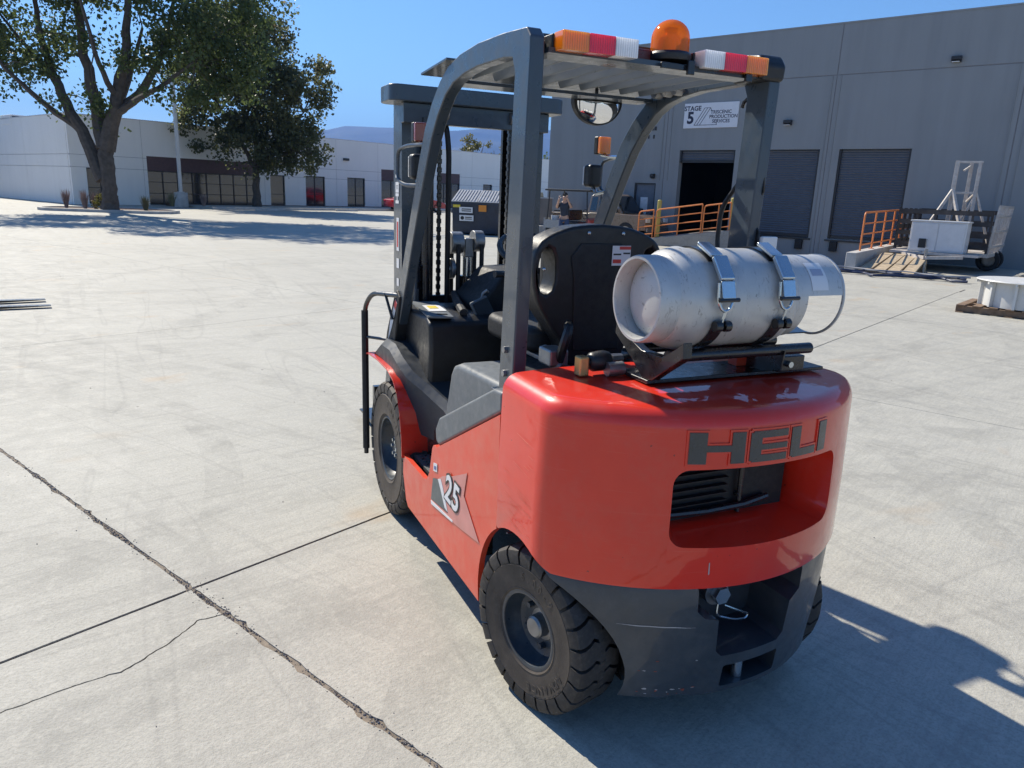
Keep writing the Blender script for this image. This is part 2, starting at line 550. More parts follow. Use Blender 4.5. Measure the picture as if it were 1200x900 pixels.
# dirt and broken concrete caught in the long joint, pebbles on the paving
pb = MB()
def pebble(x, y, z, r, rnd):
    o = Vector((x, y, z))
    dirs = [(1, 0, 0), (-1, 0, 0), (0, 1, 0), (0, -1, 0), (0, 0, 1), (0, 0, -1)]
    P = [o+Vector(d)*r*rnd.uniform(.6, 1.25) for d in dirs]
    pb.add(P, [(4, 0, 2), (4, 2, 1), (4, 1, 3), (4, 3, 0), (5, 2, 0), (5, 1, 2), (5, 3, 1), (5, 0, 3)])
rp = random.Random(11)
for i in range(4200):
    p = rp.uniform(-5, 2.2)
    dens = mnoise.noise(Vector((p*2.1, 3, 1)))+mnoise.noise(Vector((p*7, 1, 4)))*.5
    if dens < -.15 and rp.random() < .8: continue
    sp = .011 if rp.random() < .9 else .05
    v = PQ(p, rp.gauss(0, sp), 0)
    pebble(v.x, v.y, rp.uniform(-.008, -.001), rp.uniform(.002, .0060), rp)
for i in range(70):
    v = PQ(rp.uniform(-.05, .32), rp.gauss(.008, .016), 0)
    pebble(v.x, v.y, .0, rp.uniform(.002, .005), rp)
for i in range(500):
    v = PQ(rp.uniform(-20, 2), rp.uniform(-4, 16), 0)
    pebble(v.x, v.y, .001, rp.uniform(.002, .006), rp)
o = pb.build('loose_gravel', M_gravel, smooth=False)
fix(o, 'dirt and small stones caught in the paving joint', 'gravel', kind='stuff')

# ------------------------------------------------------------------ building materials
M_white = wall_mat('white_stucco', (.84, .82, .78), .10)
M_grey = wall_mat('grey_painted_wall', (.262, .277, .285), .30)
M_maroon = pmat('maroon_fascia', (.10, .055, .055), .6)
M_frame = pmat('dark_window_frame', (.02, .02, .022), .4)
M_shutter = pmat('grey_roller_shutter', (.085, .10, .125), .5, var=.08)
M_black = pmat('black_rubber', (.012, .012, .013), .7)
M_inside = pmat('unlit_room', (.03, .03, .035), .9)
M_reveal = pmat('joint_sealant', (.22, .22, .23), .9)
M_roof = pmat('flat_roof', (.45, .44, .42), .9)
mt, nt, b = newmat('dark_window_glass')
b.inputs['Base Color'].default_value = (.012, .016, .02, 1); b.inputs['Roughness'].default_value = .13
b.inputs['Specular IOR Level'].default_value = .9; b.inputs['Coat Weight'].default_value = .6
bp = nt.nodes.new('ShaderNodeBump'); bp.inputs['Strength'].default_value = .03
nt.links.new(noise_(nt, 1.2, 2, .5, coord(nt)), bp.inputs['Height']); nt.links.new(bp.outputs[0], b.inputs['Normal'])
M_glass = mt

def panels(parent, mat, ss, zs, opens, depth=.22, gap=.018, y=0, name='wall_panel'):
    """tilt-up wall in the local x-z plane; ss/zs joint lines, opens: (x0,x1,z0,z1)"""
    for i in range(len(ss)-1):
        for j in range(len(zs)-1):
            a0, a1 = ss[i]+gap/2, ss[i+1]-gap/2
            c0, c1 = zs[j]+(gap/2 if j else 0), zs[j+1]-(gap/2 if j < len(zs)-2 else 0)
            xs = sorted({a0, a1}|{v for o in opens for v in o[:2] if a0 < v < a1})
            zz = sorted({c0, c1}|{v for o in opens for v in o[2:] if c0 < v < c1})
            keep = {}
            for u in range(len(xs)-1):
                for w_ in range(len(zz)-1):
                    mx, mz = (xs[u]+xs[u+1])/2, (zz[w_]+zz[w_+1])/2
                    keep[u, w_] = not any(o[0] < mx < o[1] and o[2] < mz < o[3] for o in opens)
            if not any(keep.values()): continue
            todo = {k_ for k_, kp in keep.items() if kp}
            while todo:
                comp, stack = set(), [todo.pop()]
                while stack:
                    c_ = stack.pop(); comp.add(c_)
                    for du, dw in ((1, 0), (-1, 0), (0, 1), (0, -1)):
                        n_ = (c_[0]+du, c_[1]+dw)
                        if n_ in todo: todo.remove(n_); stack.append(n_)
                q = MB()
                for (u, w_) in comp:
                    x0, x1, z0, z1 = xs[u], xs[u+1], zz[w_], zz[w_+1]
                    q.add([(x0, y, z0), (x1, y, z0), (x1, y, z1), (x0, y, z1)], [(0, 1, 2, 3)])
                    for du, dw, e in ((-1, 0, ((x0, z1), (x0, z0))), (1, 0, ((x1, z0), (x1, z1))), (0, -1, ((x0, z0), (x1, z0))), (0, 1, ((x1, z1), (x0, z1)))):
                        if (u+du, w_+dw) not in comp:
                            (ax, az), (bx, bz) = e
                            q.add([(ax, y, az), (ax, y+depth, az), (bx, y+depth, bz), (bx, y, bz)], [(0, 1, 2, 3)])
                q.build(name, mat, parent, smooth=False)
    def strip(x0, x1, z0, z1):
        st = MB(); st.mm(x0, x1, y+.014+.0007*(z1-z0 < .2), y+.05, z0, z1); st.build('joint_sealant', M_reveal, parent, smooth=False)
    for s_ in ss[1:-1]:
        segs = [(zs[0], zs[-1])]
        for o in opens:
            if o[0] < s_ < o[1]:
                segs = [t for a, b in segs for t in ((a, min(b, o[2])), (max(a, o[3]), b)) if t[1]-t[0] > .01]
        for a, b in segs: strip(s_-.05, s_+.05, a, b)
    for z_ in zs[1:-1]:
        segs = [(ss[0], ss[-1])]
        for o in opens:
            if o[2] < z_ < o[3]:
                segs = [t for a, b in segs for t in ((a, min(b, o[0])), (max(a, o[1]), b)) if t[1]-t[0] > .01]
        for a, b in segs: strip(a, b, z_-.05, z_+.051)

def window(parent, x0, x1, z0, z1, nx, rails, y=.12, band=None):
    fr = MB(); t = .06
    f0 = z1-(band or 0)
    fr.mm(x0, x0+t, y-.04, y+.04, z0, f0); fr.mm(x1-t, x1, y-.04, y+.04, z0, f0)
    fr.mm(x0+t, x1-t, y-.038, y+.038, f0-t, f0); fr.mm(x0+t, x1-t, y-.038, y+.038, z0, z0+t)
    for k in range(1, nx):
        x = x0+(x1-x0)*k/nx
        fr.mm(x-.04, x+.04, y-.036, y+.036, z0+t, f0-t)
    win = fr.build('window', M_frame, parent, smooth=False)
    zz = [z0+t]+[r for r in rails]+[f0-t]
    for k in range(nx):
        xa = x0+(x1-x0)*k/nx+.045; xb = x0+(x1-x0)*(k+1)/nx-.045
        for i in range(len(zz)-1):
            pn = MB(); pn.mm(xa, xb, y-.006, y+.006, zz[i]+.02, zz[i+1]-.02)
            pn.build('pane', M_glass, win, smooth=False)
        for r in rails:
            rl = MB(); rl.mm(xa, xb, y-.03, y+.03, r-.02, r+.02); rl.build('rail', M_frame, win, smooth=False)
    if band:
        bd = MB(); bd.mm(x0, x1, y-.09, y+.06, f0, z1); bd.build('fascia', M_maroon, win, smooth=False)
    return win

# ------------------------------------------------------------------ white building on the left
wb = empty('white_building', OL_, R(25.5))
fix(wb, 'long low white tilt-up building with dark windows and maroon entrance fascia behind the trees', 'building')
HW = 5.12
op = [(-4.62, -3.0, 0.05, 2.15), (-1.0, 6.9, .02, 3.02), (7.75, 8.95, .05, 2.25), (10.75, 12.5, .05, 2.3), (14.63, 16.4, .05, 2.33),
      (18.1, 20.4, .05, 3.12), (24.5, 27.4, .05, 3.12), (30.6, 31.9, .05, 2.33), (34.2, 38.6, .05, 3.12)]
panels(wb, M_white, [-5.48, -1.23, 7.3, 13.6, 17.75, 23.2, 29, 33.4, 39.5, 44], [0, 2.17, 2.88, HW], op)
for (x0, x1, z0, z1), nx, rails, bd in zip(op, (2, 8, 1, 2, 2, 2, 3, 1, 4), ((1.0,), (.75, 1.45), (.9,), (.95,), (.95,), (.9,), (.9,), (.9,), (.9,)),
                                       (None, .86, None, None, None, .85, .85, None, .85)):
    window(wb, x0, x1, z0, z1, nx, rails, .14, bd)
# end wall receding to the left of the corner
ew = empty('wall_end', (-5.48, 0, 0), R(90), wb)
q = MB(); L_end = 34
for i, (a, b) in enumerate(((0, 7.2), (7.2, 14.4), (14.4, 21.6), (21.6, 28.8), (28.8, 36))):
    for c0, c1 in ((0, 2.17), (2.17, 2.88), (2.88, HW)):
        pn = MB(); pn.mm(-.21, 0.002, a+.23*(i == 0)+.009, b-.009, c0+(.009 if c0 else 0), c1-(.009 if c1 < HW else 0))
        pn.xf(Matrix.Translation((-5.48+.21-.002, 0, 0)))
        pn.build('wall_panel', M_white, wb, smooth=False)
bpy.data.objects.remove(ew)
q = MB(); q.mm(-5.25, 43.8, .3, 35.8, HW-.5, HW-.45); q.mm(-5.25, 43.8, .26, .3, 0, HW-.5); q.mm(-5.25, -5.2, .3, 35.8, 0, HW-.5)
q.build('roof', M_roof, wb, smooth=False)
q = MB(); q.mm(-5.5, 44, -.012, .24, HW+.001, HW+.06); q.mm(-5.5, -5.24, .24, 36, HW+.001, HW+.06)
q.build('parapet_cap', pmat('cap_flashing', (.62, .62, .62), .5), wb, smooth=False)
q = MB(); q.mm(14.25, 14.75, -.16, -.002, 3.6, 3.78); q.build('wall_lamp', M_frame, wb, bevel=.01)
# rooftop plant
for nm, lb, dims, loc in (('rooftop_unit', 'pale rooftop unit above the left end of the white building', (3.2, 2, .7), (-3.9, 10, HW-.45)),
                          ('rooftop_unit', 'low dark rooftop unit on the white building near the mast', (2.6, 1.2, .35), (17, 5, HW-.2))):
    e = empty(nm, OL_+EB*loc[0]-EA*loc[1]+Vector((0, 0, loc[2])), R(25.5))
    fix(e, lb, 'rooftop unit')
    q = MB(); q.mm(-dims[0]/2, dims[0]/2, -dims[1]/2, dims[1]/2, .1, dims[2]); q.build('casing', M_grey if dims[2] < .5 else M_white, e, bevel=.02)
    q = MB(); q.mm(-dims[0]/2+.1, dims[0]/2-.1, -dims[1]/2-.02, -dims[1]/2-.002, .2, dims[2]-.08); q.build('louvre', M_shutter, e)
    q = MB(); q.mm(-dims[0]/2+.1, dims[0]/2-.1, -dims[1]/2+.1, dims[1]/2-.1, -.06, .1); q.build('skid', M_frame, e)
# second volume seen above the roof at the far left
q = empty('rear_building', OL_+EB*(-17)-EA*18, R(25.5)); fix(q, 'taller pale building rising behind the left end of the white building', 'building')
z = MB(); z.mm(-9, 9.0, 0, 14, 0, 6.4); z.build('wall', M_white, q, smooth=False)
z = MB(); z.mm(-9.06, 9.06, -.06, 14.06, 6.4, 6.5); z.build('parapet_cap', M_roof, q, smooth=False)
z = MB(); z.mm(3.0, 7.2, -.05, .02, 5.35, 5.7); z.build('louvre', M_frame, q, smooth=False)

# ------------------------------------------------------------------ grey building on the right
gb = empty('grey_building', OR_, TH)
fix(gb, 'tall grey painted warehouse with loading doors and a white sign', 'building')
HG = 7.2
d1, d2, d3 = (-4.31, -2.12, .3, 3.4), (-1.33, .83, .5, 3.4), (1.45, 3.61, .52, 3.4)
md = (-6.16, -5.22, .08, 2.19)
panels(gb, M_grey, [-10.48, -4.92, 1.06, 6.22, 12.2, 18.2], [-.6, 5.68, HG], [d1, d2, d3, md], depth=.28, gap=.03)
q = MB(); q.mm(-10.48, -10.21, .285, 26, -.2, HG); q.build('side_wall', M_grey, gb, smooth=False)
q = MB(); q.mm(-10.2, 18, .3, 26, HG-.5, HG-.42); q.build('roof', M_roof, gb, smooth=False)
q = MB(); q.mm(-10.5, 18.2, -.014, .27, HG+.001, HG+.05); q.mm(-10.5, -10.2, .271, 26, HG+.001, HG+.05); q.build('parapet_cap', M_grey, gb, smooth=False)
# pilaster reveals either side of the joints
for x in (.93, 1.2, -4.75, -5.08, 6.05, 6.4):
    q = MB(); q.mm(x-.012, x+.012, -.02, -.001, 2.3 if x < -4 else -.5, 5.66); q.build('reveal_trim', M_grey, gb, smooth=False)
# dark room behind the open door, closed backs behind the other openings
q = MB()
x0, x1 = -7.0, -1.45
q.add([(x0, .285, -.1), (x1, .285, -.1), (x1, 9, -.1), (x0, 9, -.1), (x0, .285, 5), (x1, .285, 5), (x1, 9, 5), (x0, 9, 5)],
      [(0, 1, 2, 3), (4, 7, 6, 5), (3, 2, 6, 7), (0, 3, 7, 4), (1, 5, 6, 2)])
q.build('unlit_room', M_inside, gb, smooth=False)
def shutter(x0, x1, z0, z1):
    q = MB(); n = int((z1-z0)/.075); y0 = .13
    vs_ = []
    for i in range(n+1):
        z = z0+(z1-z0)*i/n
        vs_ += [(z, y0), (z+(z1-z0)/n*.55, y0-.022)] if i < n else [(z, y0)]
    for i in range(len(vs_)-1):
        (za, ya), (zb, yb) = vs_[i], vs_[i+1]
        q.add([(x0, ya, za), (x1, ya, za), (x1, yb, zb), (x0, yb, zb)], [(0, 1, 2, 3)])
    d = q.build('roller_door', M_shutter, gb, smooth=False)
    q = MB(); q.mm(x0, x1, .08, .16, z0-.08, z0-.001); q.build('bottom_rail', M_frame, d, smooth=False)
    for xx in (x0, x1):
        q = MB(); q.mm(xx-.03, xx+.03, .04, .20, z0-.08, z1+.0); q.build('guide', M_frame, d, smooth=False)
shutter(d1[0]+.03, d1[1]-.03, 3.04, 3.39); shutter(d2[0]+.03, d2[1]-.03, .6, 3.39); shutter(d3[0]+.03, d3[1]-.03, .62, 3.39)
for x in (-1.1, .55, 1.7, 3.35):
    q = MB(); q.mm(x-.12, x+.12, -.13, -.002, .12, .44); q.build('dock_bumper', M_black, gb, bevel=.015)
for x0, x1 in ((-1.4, .9), (1.38, 3.68)):
    q = MB(); q.mm(x0, x1, -.05, -.002, .445, .5); q.build('dock_edge', M_frame, gb, smooth=False)
q = MB(); q.mm(md[0]+.05, md[1]-.05, .08, .13, md[2], md[3]-.05); o = q.build('door', pmat('blue_grey_door', (.12, .14, .17), .5), gb, smooth=False)
q = MB(); q.mm(md[0], md[0]+.05, .02, .15, md[2], md[3]); q.mm(md[1]-.05, md[1], .02, .15, md[2], md[3]); q.mm(md[0]+.05, md[1]-.05, .02, .15, md[3]-.05, md[3]); q.build('door_frame', M_frame, o, smooth=False)
q = MB(); q.mm(md[0]+.28, md[0]+.60, .06, .079, 1.15, 1.65); q.mm(md[0]+.26, md[0]+.56, .06, .0785, .7, 1.1); q.build('notice', pmat('paper_notice', (.62, .64, .66), .7), o, smooth=False)
q = MB(); q.sphere((md[1]-.12, .05, 1.05), .035, 10, 8); q.build('handle', M_frame, o)
for x, zz in ((-.34, 4.27), (4.42, 5.9), (-5.35, 2.45)):
    q = MB(); q.prism([(-.16, zz+.07), (-.005, zz+.09), (-.005, zz-.09), (-.05, zz-.09), (-.16, zz-.02)], 0, x-.13*(1 if zz > 3 else .6), x+.13*(1 if zz > 3 else .6))
    l = q.build('wall_lamp', M_frame, gb, bevel=.008)
    if zz > 3:
        q = MB(); q.mm(x-.1, x+.1, -.15, -.06, zz-.075, zz-.06)
        q.xf(Matrix.Translation((0, -.02, -.02))); q.build('lens', pmat('lamp_lens', (.75, .75, .72), .2), l)
# small dark lettering plates high on the wall (numbers too far to read)
q = MB()
for x, zz, w_ in ((-5.98, 4.2, .13), (-5.82, 4.2, .1), (-5.63, 4.2, .13), (-5.47, 4.2, .1), (-5.86, 3.9, .1), (-5.72, 3.9, .06), (-5.5, 3.9, .07)):
    q.mm(x, x+w_, -.012, -.002, zz-.07, zz+.07)
q.build('wall_numerals', M_frame, gb, smooth=False)
# ------------------------------------------------------------------ sign on the grey building
sg = empty('wall_sign', OR_+EA*(-3.2)+EB*(-.004)+Vector((0, 0, 4.6)), TH)
fix(sg, 'white rectangular STAGE 5 sign high on the grey building', 'sign')
M_signw = pmat('sign_white', (.68, .70, .74), .5, var=.03)
M_ink = pmat('sign_ink', (.015, .02, .05), .5, var=.02)
q = MB(); q.mm(-1.05, 1.05, -.035, 0, -.43, .43); q.build('board', M_signw, sg, smooth=False)
SM = lambda x, z: face_M((x, -.037, z), (1, 0, 0), (0, 0, 1))
text('lettering', 'STAGE', .225, M_ink, SM(-.715, .245), sg, .001, .006)
text('lettering', '5', .56, M_ink, SM(-.78, -.09), sg, .001, .02)
text('lettering', 'TRISCENIC', .165, M_ink, SM(.40, .10), sg, .001, .003)
text('lettering', 'PRODUCTION', .165, M_ink, SM(.50, -.055), sg, .001, .003)
text('lettering', 'SERVICES', .165, M_ink, SM(.42, -.21), sg, .001, .003)
q = MB()
for dx in (0, .11, .22):
    q.beam((-.62+dx, -.037, -.33), (-.24+dx, -.037, .26), .018, .004, (0, 1, 0))
q.beam((-.02, -.037, .26), (.05, -.037, .12), .016, .004, (0, 1, 0))
q.beam((-.62, -.037, -.33), (.27, -.037, -.33), .018, .004, (0, 1, 0))
q.beam((.27, -.037, -.33), (.235, -.037, -.25), .018, .004, (0, 1, 0))
q.beam((-.24, -.037, .26), (-.02, -.037, .26), .012, .004, (0, 1, 0))
q.build('emblem', M_ink, sg, smooth=False)

# ------------------------------------------------------------------ ramp, retaining walls and orange railings
M_rampc = concrete_mat('ramp_concrete', (.33, .315, .29))
M_orange = pmat('orange_rail_paint', (.75, .22, .045), .5, var=.12, vs=10, dust=.25)
M_yellow = pmat('faded_yellow_paint', (.45, .38, .09), .6, var=.15, vs=8)
rw = empty('loading_ramp', OR_, TH)
fix(rw, 'low concrete loading ramp rising along the grey building below the left orange railing', 'ramp')
q = MB(); q.prism([(-4.2, -.012), (-1.62, -.012), (-1.62, .60), (-1.9, .60), (-4.0, .24), (-4.2, .21)], 1, -2.05, -.28)
q.build('deck', M_rampc, rw, bevel=.02)
q = MB(); q.prism([(-4.6, -.012), (-1.0, -.012), (-1.0, .68), (-4.6, .14)], 1, -2.32, -2.06); q.build('kerb_wall', M_rampc, rw, bevel=.02)
def railing(name, label, path, h, posts, rails=3, group=None):
    """path: two local points (s,t,z) on the grey wall's grid; posts: parameters 0..1"""
    a, b = Vector(path[0]), Vector(path[1])
    e = empty(name, OR_, TH); fix(e, label, 'railing', group)
    up = Vector((0, 0, h))
    q = MB(); q.tube(rpath([a, a+up, b+up], .12), .024, 8); q.build('top_rail', M_orange, e)
    for k in range(1, rails+1):
        z = Vector((0, 0, h*(k-.45)/(rails+.6)))
        q = MB(); q.tube([a+z, b+z], .018, 8); q.build('rail', M_orange, e)
    for t in posts:
        p_ = a.lerp(b, t)
        q = MB(); q.cyl(p_, p_+up, .024, n=8); q.mm(p_.x-.06, p_.x+.06, p_.y-.06, p_.y+.06, p_.z-.0, p_.z+.012); q.build('post', M_orange, e)
    return e
railing('guard_railing', 'orange railing section at the left, low end of the ramp', ((-4.55, -2.19, .16), (-3.95, -2.19, .24)), .98, (.98,), group=None)
railing('guard_railing', 'orange railing section in the middle, below the STAGE 5 sign', ((-3.85, -2.19, .25), (-2.1, -2.19, .51)), .98, (.5, 1.0))
railing('guard_railing', 'orange railing section at the high end, ending at a yellow post', ((-2.03, -2.19, .52), (-1.08, -2.19, .66)), .92, (.55, 1.0))
for s_, z_, lb in ((-3.9, .2, 'yellow bollard rising between two orange railing sections'), (-1.14, .4, 'yellow bollard at the high end of the orange railing')):
    e = empty('bollard', RL(s_, -1.93, z_), TH); fix(e, lb, 'bollard')
    q = MB(); q.cyl((0, 0, 0), (0, 0, 1.38-z_*.2), .075, n=14); q.build('pipe', M_yellow, e)
    q = MB(); q.sphere((0, 0, 1.38-z_*.2), .075, 14, 8, (1, 1, .5)); q.build('cap', M_yellow, e)
dw = empty('retaining_wall', OR_, TH)
fix(dw, 'low concrete wall carrying the right orange railing beside the truck well', 'wall')
q = MB(); q.prism([(-5.9, -.012), (-.02, -.012), (-.02, .62), (-5.9, .46)], 0, 3.82, 4.08); q.build('concrete', M_curb, dw, bevel=.015)
railing('guard_railing', 'orange railing on the low wall beside the white box trailer', ((3.95, -5.2, .48), (3.95, -.4, .605)), .98, (.22, .42, .62, .8, 1.0))

# ------------------------------------------------------------------ hills and the haze
M_hill = pmat('dry_hillside', (.060, .062, .045), .95, var=.5, vs=.004)
def hills(name, d0, dd, az0, az1, hfun, seed):
    q = MB(); n = 110; rows = 9
    for i in range(n+1):
        az = R(az0+(az1-az0)*i/n)
        H = hfun(math.degrees(az))
        for j in range(rows):
            t = j/(rows-1)
            d = d0+dd*t
            h = H*(t**.8 if t < 1 else 1)*(1 if j else 0)
            h += (mnoise.noise(Vector((i*.22, j*.7, seed)))*.16+mnoise.noise(Vector((i*.8, j*1.6, seed)))*.07)*H*min(1, j/2)
            q.v.append((sin(az)*d, cos(az)*d, h if j else -2))
    for i in range(n):
        for j in range(rows-1):
            a = i*rows+j
            q.face((a, a+rows, a+rows+1, a+1))
    # a back slope down to the ground so that the range is solid
    base = len(q.v)
    for i in range(n+1):
        az = R(az0+(az1-az0)*i/n); d = d0+dd*1.6
        q.v.append((sin(az)*d, cos(az)*d, -2))
    for i in range(n):
        q.face((i*rows+rows-1, (i+1)*rows+rows-1, base+i+1, base+i))
    o = q.build(name, M_hill, angle=80); o['kind'] = 'structure'
def hf(a):
    pts = [(-60, 2.6), (-20, 2.8), (0, 2.9), (7, 3.2), (9, 3.4), (11.2, 4.0), (12.6, 4.35), (14.2, 4.15), (16, 4.3), (20.4, 4.65), (24, 4.75), (27, 4.6), (40, 4.2), (70, 3.5)]
    for (x0, y0), (x1, y1) in zip(pts, pts[1:]):
        if x0 <= a <= x1: return math.tan(R((y0+(y1-y0)*(a-x0)/(x1-x0))*.97))*5200
    return 200
hills('hills', 3400, 1800, -60, 70, hf, 4.2)
q = MB(); q.box((0, 2000, 260), (14000, 9600, 560))
mt = bpy.data.materials.new('haze'); mt.use_nodes = True
nt = mt.node_tree; nt.nodes.clear()
out = nt.nodes.new('ShaderNodeOutputMaterial'); pv = nt.nodes.new('ShaderNodeVolumePrincipled')
pv.inputs['Color'].default_value = (.13, .38, .98, 1); pv.inputs['Density'].default_value = .00016; pv.inputs['Anisotropy'].default_value = .1
nt.links.new(pv.outputs[0], out.inputs['Volume'])
HAZE = q.build('haze', mt, smooth=False); fix(HAZE, 'thin blue haze in front of the far hills', 'haze', kind='stuff')

# ================================================================== the forklift
# truck axes: x to its right, y forward, z up, origin on the ground under the steer axle
M_red = None
def red_paint():
    mt, nt, b = newmat('red_machine_paint')
    v = coord(nt)
    n1 = noise_(nt, 3.2, 6, .6, v)
    c = mixc(nt, ramp(nt, n1, [(.3, 0), (.7, 1)]), (.68, .027, .011), (.76, .038, .016))
    # dusty film and fine horizontal scuffs
    sc = coord(nt, 'Object', (2.5, 2.5, 70))
    n2 = noise_(nt, 1.5, 4, .65, sc)
    c = mixc(nt, ramp(nt, n2, [(.62, 0), (.72, .10)]), c, (.75, .30, .24))
    n3 = noise_(nt, 8, 8, .75, v)
    c = mixc(nt, ramp(nt, n3, [(.5, 0), (.85, .20)]), c, (.42, .20, .15))
    n5 = noise_(nt, 55, 2, .5, v)
    c = mixc(nt, ramp(nt, n5, [(.765, 0), (.78, .8)]), c, (.16, .02, .015))
    nt.links.new(c, b.inputs['Base Color'])
    nt.links.new(ramp(nt, n3, [(.3, .30), (.75, .5)]), b.inputs['Roughness'])
    b.inputs['Coat Weight'].default_value = .8; b.inputs['Coat Roughness'].default_value = .025; b.inputs['Specular IOR Level'].default_value = .25
    bp = nt.nodes.new('ShaderNodeBump'); bp.inputs['Strength'].default_value = .11; bp.inputs['Distance'].default_value = .02
    nt.links.new(noise_(nt, 5.5, 4, .55, v), bp.inputs['Height']); nt.links.new(bp.outputs[0], b.inputs['Normal'])
    nt.links.new(bp.outputs[0], b.inputs['Coat Normal'])
    return mt
M_red = red_paint()
M_side = pmat('red_side_panel_paint', (.72, .055, .018), .42, coat=.4, var=.08, vs=4, dust=.16, dustcol=(.55, .33, .25))
M_fgrey = pmat('grey_frame_paint', (.036, .052, .070), .34, coat=.3, var=.10, vs=5, dust=.05, dustcol=(.2, .2, .2))
M_hood = pmat('grey_hood_plastic', (.12, .135, .145), .48, var=.12, vs=9, dust=.3, dustcol=(.3, .3, .29), bump=.15, bs=300)
M_letter = pmat('dark_letter_enamel', (.020, .029, .036), .3, coat=.5, var=.15, vs=8)
M_bump = pmat('grey_ballast_paint', (.038, .048, .058), .42, coat=.3, var=.14, vs=6, dust=.18, dustcol=(.22, .21, .2), chips=None)
M_plast = pmat('black_plastic', (.009, .010, .012), .42, var=.2, vs=12, bump=.2, bs=400, dust=.10, dustcol=(.12, .12, .12))
M_plastm = pmat('matt_black_plastic', (.008, .009, .011), .6, var=.2, vs=12, bump=.25, bs=300)
M_blackm = pmat('black_painted_steel', (.012, .012, .014), .32, coat=.3, var=.2, vs=9)
M_icov = pmat('dark_slate_plastic', (.026, .032, .040), .45, var=.12, vs=8)
M_rim = pmat('dark_blue_rim_paint', (.030, .042, .055), .38, coat=.2, var=.15, vs=9, dust=.25, dustcol=(.2, .19, .17))
M_steel = pmat('zinc_plated_steel', (.50, .55, .58), .22, metal=.9, var=.06, vs=3, rvar=.05)
M_steeld = pmat('dull_steel', (.30, .30, .30), .45, metal=.8, var=.2, vs=20)
M_brass = pmat('brass_fitting', (.50, .33, .14), .35, metal=.85, var=.2, vs=20)
M_white_l = pmat('white_sticker', (.72, .72, .72), .5, var=.03)
M_red_l = pmat('red_sticker_print', (.60, .05, .04), .5, var=.03)
M_yel_l = pmat('yellow_sticker', (.72, .55, .05), .5, var=.03)
M_ora_l = pmat('orange_sticker', (.75, .26, .03), .5, var=.03)
M_blk_l = pmat('black_sticker_print', (.02, .02, .02), .5, var=.03)
M_dkg_l = pmat('dark_grey_decal', (.10, .12, .125), .45, var=.08)
M_pink_l = pmat('faded_pink_decal', (.62, .26, .22), .5, var=.10, vs=12)
def lens(name, col, rough=.12):
    mt, nt, b = newmat(name)
    v = coord(nt, 'Object', (1, 1, 1))
    wv = nt.nodes.new('ShaderNodeTexWave'); wv.inputs['Scale'].default_value = 40; wv.inputs['Distortion'].default_value = .3
    nt.links.new(v, wv.inputs[0])
    c = mixc(nt, wv.outputs[1], tuple(x*.75 for x in col), col)
    nt.links.new(c, b.inputs['Base Color'])
    b.inputs['Roughness'].default_value = rough; b.inputs['Coat Weight'].default_value = .5
    b.inputs['Subsurface Weight'].default_value = .6; b.inputs['Subsurface Radius'].default_value = (.05, .05, .05); b.inputs['Subsurface Scale'].default_value = 1.0
    bp = nt.nodes.new('ShaderNodeBump'); bp.inputs['Strength'].default_value = .25; bp.inputs['Distance'].default_value = .003
    nt.links.new(wv.outputs[1], bp.inputs['Height']); nt.links.new(bp.outputs[0], b.inputs['Normal'])
    return mt
M_lo, M_lr, M_lw = lens('amber_lens', (.98, .24, .01)), lens('red_lens', (.85, .008, .03)), lens('clear_lens', (.85, .85, .85))
mt, nt, b = newmat('amber_dome'); M_dome = mt
b.inputs['Base Color'].default_value = (.98, .30, .02, 1); b.inputs['Roughness'].default_value = .10; b.inputs['Coat Weight'].default_value = .7
wv = nt.nodes.new('ShaderNodeTexNoise'); wv.inputs['Scale'].default_value = 30
bp = nt.nodes.new('ShaderNodeBump'); bp.inputs['Strength'].default_value = .3; bp.inputs['Distance'].default_value = .004
nt.links.new(coord(nt), wv.inputs['Vector']); nt.links.new(wv.outputs[0], bp.inputs['Height']); nt.links.new(bp.outputs[0], b.inputs['Normal'])
tr_n = nt.nodes.new('ShaderNodeBsdfTranslucent'); tr_n.inputs['Color'].default_value = (1, .36, .03, 1); nt.links.new(bp.outputs[0], tr_n.inputs['Normal'])
tp_n = nt.nodes.new('ShaderNodeBsdfTransparent'); tp_n.inputs['Color'].default_value = (1, .42, .06, 1)
m1 = nt.nodes.new('ShaderNodeMixShader'); m1.inputs[0].default_value = .5; m2 = nt.nodes.new('ShaderNodeMixShader'); m2.inputs[0].default_value = .35
nt.links.new(b.outputs[0], m1.inputs[1]); nt.links.new(tr_n.outputs[0], m1.inputs[2]); nt.links.new(m1.outputs[0], m2.inputs[1]); nt.links.new(tp_n.outputs[0], m2.inputs[2])
nt.links.new(m2.outputs[0], nt.nodes['Material Output'].inputs['Surface'])
mt, nt, b = newmat('mirror_silver'); M_mirror = mt
b.inputs['Base Color'].default_value = (.85, .86, .87, 1); b.inputs['Metallic'].default_value = 1; b.inputs['Roughness'].default_value = .04
bp = nt.nodes.new('ShaderNodeBump'); bp.inputs['Strength'].default_value = .02
nt.links.new(noise_(nt, 9, 2, .5, coord(nt)), bp.inputs['Height']); nt.links.new(bp.outputs[0], b.inputs['Normal'])
